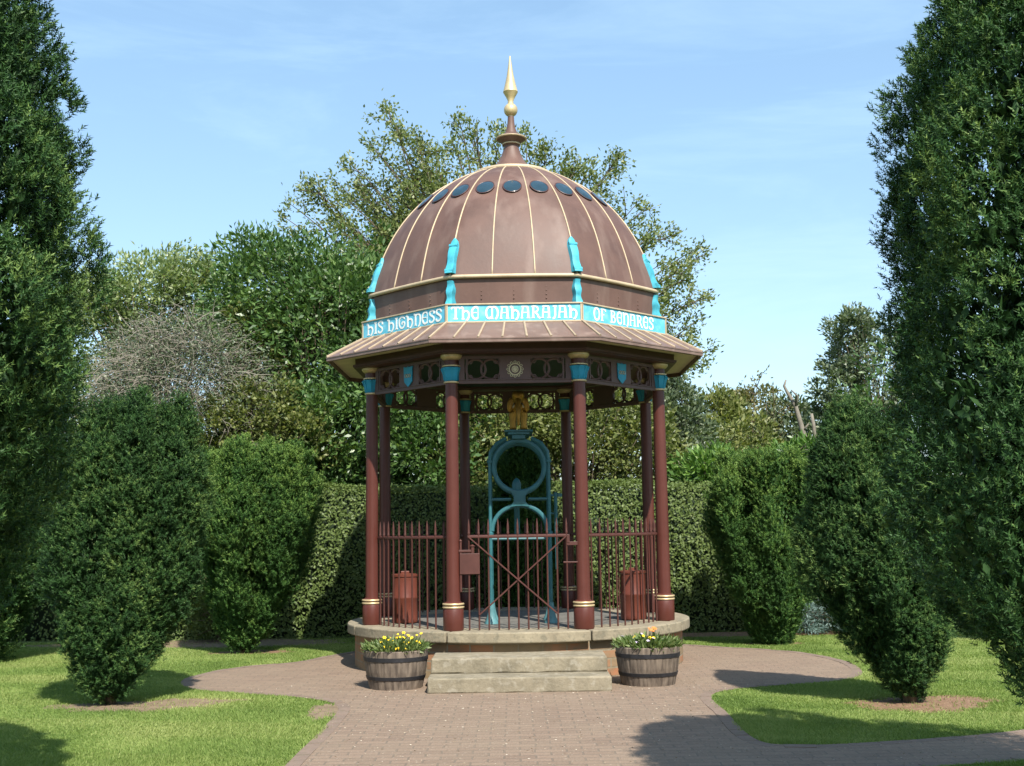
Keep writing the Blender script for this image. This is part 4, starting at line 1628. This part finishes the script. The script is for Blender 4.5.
make_yew('broad tall dark yew cut off by the left edge of the photo', (-3.25, -8.3), 5.05, 1.40, 101, 28, 150000, 0.055, widest=0.50, top_in=0.18, plume_r=0.38, gold=0.10, base_r=0.16, tr=0.045, clump=0.20, nl=0.019, nw=0.0034, n_inner=95000, inner=0.056, crisp=0.9)
make_yew('broad tall dark yew cut off by the right edge of the photo', (3.0, -8.45), 5.05, 1.52, 102, 30, 175000, 0.055, widest=0.30, top_in=0.16, plume_r=0.38, gold=0.05, base_r=0.16, tr=0.045, clump=0.20, nl=0.019, nw=0.0034, n_inner=95000, inner=0.056, crisp=0.9)
make_yew('bushy vase-shaped yew on a bare soil patch in the left lawn', YEWS['ml'], 2.68, 0.60, 103, 22, 42000, 0.06, widest=0.40, top_in=0.02, base_r=0.06, lean=(0.12, 0.05), nl=0.024, nw=0.0036, tr=0.05, flat=0.07)
make_yew('slim upright yew on a mulch ring in the right lawn', YEWS['mr'], 2.52, 0.53, 104, 20, 40000, 0.06, widest=0.42, top_in=0.25, base_r=0.06, lean=(-0.36, 0.1), nl=0.024, nw=0.0036, tr=0.05)
make_yew('flat-topped vase-shaped yew on the left lawn in front of the hedge', YEWS['fl'], 2.60, 0.76, 105, 40, 40000, 0.075, 'yew_bright', widest=0.66, top_in=-0.06, flat=0.06, base_r=0.06, lean=(0.14, 0), upv=1.0, tipb=0.28, nl=0.026, nw=0.005, tr=0.06, plume_r=0.15)
make_yew('flat-topped vase-shaped yew on the right lawn beside the juniper', YEWS['fr'], 2.38, 0.68, 106, 36, 36000, 0.075, 'yew_bright', widest=0.58, top_in=-0.04, flat=0.06, base_r=0.06, upv=1.0, tipb=0.28, nl=0.026, nw=0.005, tr=0.06, plume_r=0.15)
make_yew('narrow yew behind the winding frame, seen through the pavilion', (0.06, 2.45), 2.66, 0.42, 107, 14, 18000, 0.075, 'yew_bright', widest=0.5, top_in=0.35, base_r=0.05, upv=0.6, nl=0.026, nw=0.005, tr=0.06)
make_yew('shaded tall yew at the far left, behind the broad dark yew', (-6.15, 0.6), 4.0, 1.0, 108, 24, 26000, 0.09, widest=0.5, top_in=0.3, base_r=0.1, nl=0.03, nw=0.006, tr=0.08)
make_yew('shaded tall yew at the far right, mostly behind other yews', (6.6, 1.2), 3.8, 0.95, 109, 22, 24000, 0.09, widest=0.5, top_in=0.3, base_r=0.1, nl=0.03, nw=0.006, tr=0.08)


# ------------------------------------------------------------------ hedge
def hedge(label, x0, x1, y0, y1, h, n, seed, name='clipped_hedge'):
    r = np.random.default_rng(seed)
    t = thing(name, label, 'hedge', ((x0+x1)/2, (y0+y1)/2, 0))
    cx, cy = (x0+x1)/2, (y0+y1)/2
    L, Dp = x1-x0, y1-y0
    # faces: front, top, back, ends
    areas = np.array([L*h, L*Dp, L*h*0.35, Dp*h, Dp*h])
    fc = r.choice(5, n, p=areas/areas.sum())
    u, w = r.uniform(0, 1, n), r.uniform(0, 1, n)
    dep = np.abs(r.normal(0, 0.05, n))-0.02
    X = np.where(fc <= 2, x0+u*L, np.where(fc == 3, x0+dep, x1-dep))
    Y = np.select([fc == 0, fc == 1, fc == 2], [y0+dep, y0+w*Dp, y1-dep], y0+u*Dp)
    Z = np.where(fc == 1, h-dep, w*h)
    nrm = np.zeros((n, 3))
    nrm[fc == 0] = (0, -1, 0)
    nrm[fc == 1] = (0, 0, 1)
    nrm[fc == 2] = (0, 1, 0)
    nrm[fc == 3] = (-1, 0, 0)
    nrm[fc == 4] = (1, 0, 0)
    wav = 0.035*np.sin(X*2.3+0.7*np.sin(Z*3))+0.03*np.sin(X*5.1+Z*4)
    Y = Y+np.where(fc == 0, wav, 0)
    Z = Z+np.where(fc == 1, 0.03*np.sin(X*1.7)+0.02*np.sin(X*4.3+1), 0)
    P = np.stack([X-cx, Y-cy, Z], 1)
    dv = r.normal(0, 0.8, (n, 3))
    dv = dv-nrm*(dv*nrm).sum(1, keepdims=True)*0.75+nrm*0.12
    v, f = leaves(P, dv, r.uniform(0.035, 0.062, n), r.uniform(0.020, 0.034, n), r, nref=unit(nrm+r.normal(0, 0.34, (n, 3))+np.array([0, 0, 0.25])))
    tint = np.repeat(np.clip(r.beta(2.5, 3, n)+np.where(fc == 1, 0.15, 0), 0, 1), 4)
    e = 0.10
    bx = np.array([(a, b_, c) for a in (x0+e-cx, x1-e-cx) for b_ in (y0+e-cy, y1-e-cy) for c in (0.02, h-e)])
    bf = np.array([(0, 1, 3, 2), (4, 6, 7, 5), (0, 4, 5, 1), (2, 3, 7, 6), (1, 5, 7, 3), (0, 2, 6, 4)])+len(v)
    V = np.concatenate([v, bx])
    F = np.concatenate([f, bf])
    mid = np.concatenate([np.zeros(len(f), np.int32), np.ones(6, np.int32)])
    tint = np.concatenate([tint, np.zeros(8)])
    link('foliage', np_mesh('foliage', V, F, [M['hedge'], M['yew_inner']], tint, mid), t)
    return t


hedge('long clipped broadleaf hedge running behind the pavilion', -5.2, 6.5, 3.1, 4.2, 2.03, 95000, 41)
hedge('dark clipped hedge continuing behind the yews at the left', -13.5, -5.3, 3.2, 4.3, 2.1, 26000, 42)
hedge('dark clipped hedge continuing behind the yews at the right', 6.6, 14.5, 3.2, 4.3, 2.1, 24000, 43)


# ------------------------------------------------------------------ background shrubs and trees
def clump_tree(name, label, cat, base, ells, n, leaf, mat, seed, sub=46, subr=0.32, trunk_r=0.07, bark='bark_dark', droop=0.0, group=None, tintshift=0.0, thick=0.55):
    """ells: (x,y,z,rx,ry,rz) in world; leaves in sub-clumps spread over and inside each ellipsoid"""
    r = np.random.default_rng(seed)
    t = thing(name, label, cat, (base[0], base[1], 0), 0, group)
    vol = np.array([(e[3]*e[5]+e[3]*e[4]+e[4]*e[5]) for e in ells])
    Ps, Ds, Ts = [], [], []
    limbs = []
    for e, w in zip(ells, vol/vol.sum()):
        m = max(6, int(sub*w*len(ells)))
        dirs = unit(r.normal(0, 1, (m, 3)))
        rad = r.uniform(thick, 1.02, (m, 1))
        cen = np.array(e[:3])+dirs*rad*np.array(e[3:6])
        sr = subr*r.uniform(0.6, 1.35, m)*min(e[3], e[5])
        limbs += [c for c in cen[::3]]
        nl = int(n*w)
        j = r.integers(0, m, nl)
        ld = unit(r.normal(0, 1, (nl, 3)))
        lr = np.power(r.uniform(0, 1, (nl, 1)), 0.45)
        p = cen[j]+ld*lr*sr[j, None]*np.array([1, 1, 0.8])
        Ps.append(p)
        out = unit(p-np.array(e[:3]))
        Ds.append(ld*0.6+out*0.6+r.normal(0, 0.5, (nl, 3))+np.array([0, 0, 0.15-droop]))
        ct = r.uniform(-0.18, 0.18, m)
        Ts.append(np.clip(r.beta(2, 2.6, nl)+ct[j]+tintshift, 0, 1))
    P = np.concatenate(Ps)
    keep = P[:, 2] > 0.05
    P, Dv, T = P[keep], np.concatenate(Ds)[keep], np.concatenate(Ts)[keep]
    m = len(P)
    v, f = leaves(P-np.array([base[0], base[1], 0]), Dv, leaf[0]*r.uniform(0.65, 1.25, m), leaf[1]*r.uniform(0.7, 1.2, m), r)
    link('crown', np_mesh('crown', v, f, M[mat], np.repeat(T, 4)), t)
    b = MB()
    ztop = max(e[2] for e in ells)
    for c in limbs:
        c = Vector(c)-Vector((base[0], base[1], 0))
        s0 = Vector((random.uniform(-.05, .05), random.uniform(-.05, .05), max(0.25, min(c.z*0.45, ztop*0.5))))
        mid_ = s0.lerp(c, 0.5)+Vector((random.uniform(-.15, .15), random.uniform(-.15, .15), 0.12*c.z*0.5))
        b.tube([s0, mid_, c], [trunk_r*0.28, trunk_r*0.16, trunk_r*0.05], 5)
    b.tube([(0, 0, -0.05), (0.02, 0.02, ztop*0.25), (0.0, 0.05, ztop*0.52)], [trunk_r, trunk_r*0.8, trunk_r*0.5], 8)
    part('trunk', b, M[bark], t, smooth=True)
    return t


def ell(px, py, Y, rpx, rpy, ry=None):
    c = atY(px, py, Y)
    s = (Y-CAM.y)/FPX*1.0
    rx, rz = rpx*s, rpy*s
    return (c.x, c.y, c.z, rx, ry or rx*0.8, rz)


# cherry laurel, glossy, behind the hedge
clump_tree('laurel_bush', 'large glossy dark green laurel rising left of the dome', 'bush', (-3.2, 6.2), [
    ell(345, 330, 6.2, 95, 95, 1.2), ell(270, 300, 6.6, 70, 68, 1.1), ell(400, 400, 5.6, 85, 90, 0.9), ell(330, 440, 5.5, 75, 60, 0.9), ell(430, 460, 5.4, 60, 60, 0.8)],
    52000, (0.125, 0.047), 'laurel', 51, 130, 0.34)
clump_tree('young_tree', 'pale yellow-green leafy tree top at the upper left, beside the dark yew', 'tree', (-6.4, 8.0), [
    ell(150, 300, 8.0, 70, 62, 1.2), ell(110, 340, 7.8, 60, 75, 1.1), ell(205, 290, 8.2, 50, 40, 1.0)],
    20000, (0.11, 0.042), 'pale_leaf', 52, 90, 0.34)
clump_tree('hazel_bush', 'olive-green hazel bush above the flat-topped yew at the left', 'bush', (-4.3, 5.0), [
    ell(262, 412, 5.0, 60, 36, 0.6), ell(215, 425, 4.9, 60, 30, 0.6), ell(300, 440, 4.9, 40, 32, 0.6), ell(120, 455, 4.9, 60, 45, 0.6), ell(255, 345, 6.0, 40, 50, 0.5)],
    26000, (0.075, 0.045), 'olive', 53, 100, 0.34)


def twig_shrub():
    r = random.Random(8)
    c = atY(178, 365, 5.15)
    t = thing('twiggy_shrub', 'tangle of bare grey twigs on a half-dead shrub behind the left yews', 'shrub', (c.x, c.y, 0))
    b = MB()
    for i in range(8):
        a = r.uniform(0, 2*PI)
        b.tube([(0.1*math.cos(a), 0.1*math.sin(a), -0.05), (0.5*math.cos(a), 0.4*math.sin(a), 1.6), (0.9*math.cos(a), 0.5*math.sin(a), 3.4)], [0.035, 0.025, 0.012], 5)
    part('stems', b, M['bark_grey'], t)
    V, F = [], []
    b = MB()
    for i in range(2600):
        th, cp = r.uniform(0, 2*PI), r.uniform(-0.35, 1)
        q = r.uniform(0.45, 0.98)
        sp = math.sqrt(1-cp*cp)
        px, pz = r.gauss(0, 1), 0
        x = 1.52*q*sp*math.cos(th)
        y = 0.9*q*sp*math.sin(th)
        z = 3.45+1.45*q*cp-0.3*(x/1.5)**2
        d = Vector((math.cos(th)*sp*0.9+r.gauss(0, .4), math.sin(th)*sp*0.6-0.3+r.gauss(0, .35), cp*0.5+0.35+r.gauss(0, .4))).normalized()
        p = Vector((x, y, z))
        L = r.uniform(0.2, 0.55)
        pts = [p]
        for k in range(4):
            d = (d+Vector((r.gauss(0, .22), r.gauss(0, .22), r.gauss(0, .2)-0.22))).normalized()
            p = p+d*L/4
            pts.append(p)
        w = r.uniform(0.0035, 0.0075)
        b.tube(pts, [w, w*0.9, w*0.8, w*0.6, w*0.35], 3)
    part('twigs', b, M['twig_grey'], t)
    rr = np.random.default_rng(9)
    n = 34000
    dirs = unit(rr.normal(0, 1, (n, 3)))
    q = rr.uniform(0.6, 1.16, (n, 1))
    P = dirs*q*np.array([1.6, 0.9, 1.5])+np.array([0, 0.05, 3.2])
    P = P[P[:, 2] > 1.4]
    v, f = leaves(P, unit(rr.normal(0, 1, P.shape)), rr.uniform(0.03, 0.06, len(P)), rr.uniform(0.018, 0.032, len(P)), rr)
    link('leaves', np_mesh('leaves', v, f, M['grey_leaf'], np.repeat(rr.uniform(0, 0.8, len(P)), 4)), t)


twig_shrub()


# open-crowned cherry behind the dome
def branch_tree(name, label, base, tips, Yspread, leaf, mat, seed, trunk_r=0.14, trunk_top=2.6, twigs=7, leaves_per=9, twig_len=0.55, cat='tree', bare=False, crot=0.35, droop=0.25):
    r = np.random.default_rng(seed)
    t = thing(name, label, cat, (base[0], base[1], 0))
    B = np.array([base[0], base[1], 0.0])
    b = MB()
    b.tube([(0, 0, -0.1), (0.05, 0, trunk_top*0.5), (0, 0.05, trunk_top)], [trunk_r, trunk_r*0.8, trunk_r*0.65], 9)
    P, Dv = [], []
    for tp in tips:
        tip = np.array(tp)-B
        st = np.array([0, 0, min(trunk_top, max(0.8, tip[2]*crot))])
        hd = np.hypot(tip[0], tip[1])
        c1 = st+np.array([tip[0]*0.25, tip[1]*0.25, (tip[2]-st[2])*0.5])+r.normal(0, 0.15, 3)
        c2 = st+np.array([tip[0]*0.7, tip[1]*0.7, (tip[2]-st[2])*0.85])+r.normal(0, 0.15, 3)
        m = 12
        tt = np.linspace(0, 1, m)[:, None]
        pts = (1-tt)**3*st+3*(1-tt)**2*tt*c1+3*(1-tt)*tt**2*c2+tt**3*tip
        b.tube([Vector(p) for p in pts], list(np.linspace(trunk_r*0.22, 0.006, m)), 5)
        dirs = unit(np.gradient(pts, axis=0))
        for q in range(twigs):
            k = int(r.uniform(0.35, 1.0)*(m-1))
            o = pts[k]
            d = unit(dirs[k]*0.9+r.normal(0, 0.55, 3)+np.array([0, 0, 0.1]))
            L = twig_len*r.uniform(0.5, 1.3)*(1.15-0.5*k/m)
            e1 = o+d*L*0.5
            e2 = o+d*L+np.array([0, 0, -droop*L*0.6])
            b.tube([Vector(o), Vector(e1), Vector(e2)], [0.010, 0.007, 0.003], 4)
            # side sprigs with leaves
            nl = leaves_per
            u = r.uniform(0.15, 1.0, nl)[:, None]
            lp = (1-u)**2*o+2*u*(1-u)*e1+u*u*e2
            lp = lp+r.normal(0, 0.095, (nl, 3))
            P.append(lp)
            Dv.append(d*0.6+r.normal(0, 0.6, (nl, 3))+np.array([0, 0, -droop]))
        # tip leaves
        nl = leaves_per
        P.append(tip+r.normal(0, 0.07, (nl, 3)))
        Dv.append(dirs[-1]+r.normal(0, 0.6, (nl, 3)))
    part('trunk', b, M['bark_dark'], t, smooth=True)
    if not bare:
        P, Dv = np.concatenate(P), np.concatenate(Dv)
        n = len(P)
        v, f = leaves(P, Dv, leaf[0]*r.uniform(0.7, 1.25, n), leaf[1]*r.uniform(0.75, 1.2, n), r)
        link('crown', np_mesh('crown', v, f, M[mat], np.repeat(np.clip(r.beta(2, 2.4, n), 0, 1), 4)), t)
    return t


rt = random.Random(77)
tips = []
outline = [(388, 108), (400, 125), (372, 140), (420, 135), (352, 160), (335, 175), (310, 178), (292, 200), (288, 225), (440, 150), (462, 118), (478, 128), (455, 140), (500, 128), (530, 130),
           (545, 150), (570, 158), (595, 165), (622, 158), (600, 185), (640, 205), (655, 228), (672, 232), (700, 250), (690, 268), (708, 300), (700, 322), (712, 352), (690, 345), (668, 300), (650, 280), (668, 360), (330, 205), (360, 185), (400, 160), (430, 170)]
for (x, y) in outline:
    for j in range(2):
        p = atY(x+rt.uniform(-8, 8)*j, y+rt.uniform(0, 14)*j, 8.6+rt.uniform(-1.2, 1.2))
        tips.append(tuple(p))
for i in range(210):
    a = rt.uniform(0, 2*PI)
    q = math.sqrt(rt.uniform(0, 1))*0.95
    x, y = 490+195*q*math.cos(a), 300+165*q*math.sin(a)
    if x < 500:
        y = max(y, 185+0.0*x)
    if x > 640 and y > 330:
        continue
    p = atY(x, y, 8.6+rt.uniform(-1.8, 1.8))
    tips.append(tuple(p))
for i in range(0):   # lower skirt seen through the pavilion
    x, y = rt.uniform(440, 690), rt.uniform(375, 500)
    tips.append(tuple(atY(x, y, 7.4+rt.uniform(-1.2, 1.0))))
for i in range(330):   # dense upper left flank
    x, y = rt.uniform(300, 450), rt.uniform(185, 330)
    if y < 300-0.75*(x-285):
        continue
    tips.append(tuple(atY(x, y, 8.4+rt.uniform(-1.2, 1.4))))
branch_tree('cherry_tree', 'tall open-crowned olive-green tree spreading behind the dome', (-0.3, 8.6), tips, 0, (0.085, 0.042), 'cherry', 61, 0.17, 3.0, 9, 44, 0.62)

clump_tree('hazel_bush', 'olive small-leaved bush seen through the pavilion, above the hedge', 'bush', (0.9, 5.6), [
    ell(500, 430, 5.6, 70, 60, 0.8), ell(590, 430, 5.8, 65, 62, 0.8), ell(640, 450, 5.6, 45, 45, 0.7), ell(470, 470, 5.4, 50, 40, 0.7)],
    26000, (0.085, 0.045), 'olive', 54, 110, 0.34)
# right-hand background
clump_tree('whitebeam_tree', 'grey-green leafy tree just right of the pavilion columns', 'tree', (3.0, 6.5), [
    ell(672, 425, 6.5, 28, 62, 0.6), ell(655, 370, 6.8, 22, 45, 0.5), ell(690, 445, 6.2, 26, 45, 0.6)], 12000, (0.085, 0.048), 'grey_leaf', 71, 70, 0.34)
clump_tree('laurel_bush', 'low bright green laurel bush just above the hedge at the right', 'bush', (3.3, 4.9), [
    ell(705, 478, 4.9, 38, 26, 0.5), ell(735, 480, 4.9, 24, 20, 0.4), ell(800, 470, 5.2, 30, 26, 0.5)], 5200, (0.13, 0.045), 'laurel_bright', 72, 60, 0.34)
grp = 'mixed trees beyond the hedge at the right'
for (x, y, rx, rz, Y, mt, lab, sd) in (
        (715, 430, 34, 42, 12.0, 'olive', 'rounded olive tree nearest the pavilion, beyond the hedge at the right', 81),
        (752, 432, 34, 44, 14.0, 'yellowing', 'yellow-tipped olive tree in the middle of the far right trees', 82),
        (790, 440, 30, 40, 13.0, 'grey_leaf', 'dull grey-green tree behind the bare dead branch', 83),
        (735, 455, 60, 34, 10.0, 'olive', 'low broad olive tree in front of the yellow-tipped one', 84),
        (690, 450, 40, 40, 15.0, 'yellowing', 'yellowish tree partly behind the grey-green tree at the right', 85)):
    c = atY(x, y, Y)
    clump_tree('background_tree', lab, 'tree', (c.x, Y), [ell(x, y, Y, rx, rz), ell(x-8, y+28, Y-0.5, rx*1.1, rz*0.9), ell(x+10, y+60, Y-0.3, rx, rz)], 12000, (0.11, 0.06), mt, sd, 80, 0.30, group=grp)
c = atY(850, 370, 9.5)
clump_tree('ash_tree', 'light grey-green tree peeping out left of the big right yew', 'tree', (c.x+0.5, 9.5), [
    ell(852, 350, 9.5, 30, 38, 0.8), ell(838, 395, 9.3, 26, 34, 0.7), ell(885, 380, 9.6, 50, 60, 1.0), ell(840, 440, 9.2, 34, 45, 0.8)], 14000, (0.10, 0.048), 'grey_leaf', 91, 80, 0.30)
# thin wispy saplings against the sky
tp = [tuple(atY(762+dx, y, 12.5+dy)) for dx, y, dy in ((0, 378, 0), (-8, 392, .2), (10, 395, -.3), (4, 408, .3), (-28, 398, .4), (-40, 402, 0), (30, 408, .2), (-60, 398, -.2), (-16, 405, .5))]
branch_tree('birch_sapling', 'wispy yellow-leaved sapling standing above the far right trees', (atY(758, 400, 12.5).x, 12.5), tp, 0, (0.09, 0.045), 'yellowing', 92, 0.05, 2.2, 7, 8, 0.45)

# bare dead tree
t = thing('dead_tree', 'bare grey dead branch forking against the sky at the right', 'tree', (atY(806, 460, 8.0).x, 8.0, 0))
o = Vector(t.location)
b = MB()
ch = [(807, 640), (807, 470), (805, 448), (800, 428), (795, 410), (788, 398), (784, 390), (786, 384)]
b.tube([atY(x, y, 8.0)-o for x, y in ch[1:]], [0.07, 0.058, 0.048, 0.04, 0.032, 0.024, 0.014], 8)
b.tube([Vector((0, 0, -0.05)), (atY(807, 470, 8.0)-o)], [0.13, 0.10], 8)
b.tube([atY(795, 412, 8.0)-o, atY(797, 400, 7.9)-o, atY(791, 394, 7.8)-o], [0.03, 0.022, 0.01], 6)
b.tube([atY(802, 436, 8.0)-o, atY(808, 428, 7.9)-o], [0.03, 0.012], 6)
b.tube([atY(815, 470, 8.1)-o, atY(813, 430, 8.1)-o, atY(811, 418, 8.1)-o], [0.042, 0.034, 0.026], 7)
part('trunk', b, M['twig_grey'], t, smooth=True)

# blue-grey spreading juniper and a small rounded bush
g_ = ground(815, 641)
clump_tree('juniper_shrub', 'low spreading blue-grey juniper under the right-hand yews', 'shrub', (g_.x, g_.y+0.4), [
    (g_.x, g_.y+0.45, 0.16, 0.62, 0.5, 0.24), (g_.x+0.3, g_.y+0.5, 0.16, 0.5, 0.45, 0.22), (g_.x-0.2, g_.y+0.4, 0.12, 0.4, 0.4, 0.18)], 8500, (0.07, 0.014), 'juniper', 95, 90, 0.30, 0.03)
g_ = ground(207, 640)
clump_tree('rounded_bush', 'small brownish-green rounded bush between the two left yews', 'bush', (g_.x, g_.y+0.4), [
    (g_.x, g_.y+0.45, 0.42, 0.42, 0.4, 0.5), (g_.x-0.1, g_.y+0.5, 0.95, 0.32, 0.32, 0.5)], 5500, (0.045, 0.022), 'hedge', 96, 80, 0.30, 0.04)
# dark broadleaf trees closing the view at both sides
clump_tree('evergreen_tree', 'dark evergreen filling the left edge behind the yews', 'tree', (-9.0, 6.0), [
    (-9.0, 6.0, 3.0, 2.4, 1.4, 2.2), (-7.4, 6.5, 2.6, 1.4, 1.2, 2.0), (-10.5, 5.5, 2.6, 2.0, 1.4, 2.2)], 9000, (0.15, 0.055), 'laurel', 97, 80, 0.3)
clump_tree('evergreen_tree', 'dark evergreen behind the yews at the right edge', 'tree', (8.6, 6.5), [
    (8.6, 6.5, 3.0, 2.4, 1.4, 2.4), (6.6, 6.5, 2.4, 1.4, 1.2, 1.8), (10.5, 6.0, 2.6, 2.0, 1.4, 2.4)], 9000, (0.15, 0.055), 'laurel', 98, 80, 0.3)

# ------------------------------------------------------------------ light
EL, AZ = R(48.5), R(19)       # sun behind the camera, to the right
sun_dir = Vector((math.sin(AZ)*math.cos(EL), -math.cos(AZ)*math.cos(EL), math.sin(EL)))
sl = bpy.data.lights.new('sun', 'SUN')
sl.energy = 5.0
sl.angle = R(0.53)
sl.color = (1.0, 0.95, 0.86)
so = bpy.data.objects.new('sun', sl)
COL.objects.link(so)
so.rotation_euler = (-sun_dir).to_track_quat('-Z', 'Y').to_euler()

w = bpy.data.worlds.new('World')
scene.world = w
w.use_nodes = True
nt = w.node_tree
bg = nt.nodes['Background']
sky = nt.nodes.new('ShaderNodeTexSky')
sky.sky_type = 'NISHITA'
sky.sun_disc = False
sky.sun_elevation = EL
# Nishita: rotation 0 has the sun towards +Y, positive turns clockwise seen from above
sky.sun_rotation = PI-AZ
sky.air_density = 1.0
sky.dust_density = 1.0
sky.ozone_density = 1.2
tc = nt.nodes.new('ShaderNodeTexCoord')
mp = nt.nodes.new('ShaderNodeMapping')
mp.inputs['Scale'].default_value = (1.6, 1.6, 9.0)
mp.inputs['Rotation'].default_value = (0, 0.12, 0)
nt.links.new(tc.outputs['Generated'], mp.inputs['Vector'])
nz = nt.nodes.new('ShaderNodeTexNoise')
nz.inputs['Scale'].default_value = 1.7
nz.inputs['Detail'].default_value = 8
nz.inputs['Roughness'].default_value = 0.62
nz.inputs['Distortion'].default_value = 0.6
nt.links.new(mp.outputs['Vector'], nz.inputs['Vector'])
cr = nt.nodes.new('ShaderNodeValToRGB')
cr.color_ramp.elements[0].position = 0.45
cr.color_ramp.elements[0].color = (0.22, 0.22, 0.22, 1)
cr.color_ramp.elements[1].position = 0.80
cr.color_ramp.elements[1].color = (0.38, 0.38, 0.38, 1)
nt.links.new(nz.outputs['Fac'], cr.inputs['Fac'])
mx = nt.nodes.new('ShaderNodeMix')
mx.data_type = 'RGBA'
nt.links.new(cr.outputs['Color'], mx.inputs['Factor'])
nt.links.new(sky.outputs['Color'], mx.inputs['A'])
mx.inputs['B'].default_value = (2.9, 5.2, 6.9, 1)
cr2 = nt.nodes.new('ShaderNodeValToRGB')
cr2.color_ramp.elements[0].position = 0.48
cr2.color_ramp.elements[0].color = (0, 0, 0, 1)
cr2.color_ramp.elements[1].position = 0.78
cr2.color_ramp.elements[1].color = (0.15, 0.15, 0.15, 1)
nt.links.new(nz.outputs['Fac'], cr2.inputs['Fac'])
mx2 = nt.nodes.new('ShaderNodeMix')
mx2.data_type = 'RGBA'
nt.links.new(cr2.outputs['Color'], mx2.inputs['Factor'])
nt.links.new(mx.outputs['Result'], mx2.inputs['A'])
mx2.inputs['B'].default_value = (5.6, 6.2, 6.6, 1)
nt.links.new(mx2.outputs['Result'], bg.inputs['Color'])
bg.inputs['Strength'].default_value = 0.13

scene.view_settings.view_transform = 'Standard'
scene.view_settings.look = 'None'
scene.view_settings.exposure = 0.74
scene.view_settings.gamma = 1.0
scene.view_settings.use_curve_mapping = False
scene.render.engine = 'CYCLES'
scene.cycles.use_denoising = True
scene.cycles.max_bounces = 6
scene.cycles.diffuse_bounces = 3
scene.cycles.glossy_bounces = 3
scene.cycles.transmission_bounces = 3
scene.cycles.caustics_reflective = False
scene.cycles.caustics_refractive = False
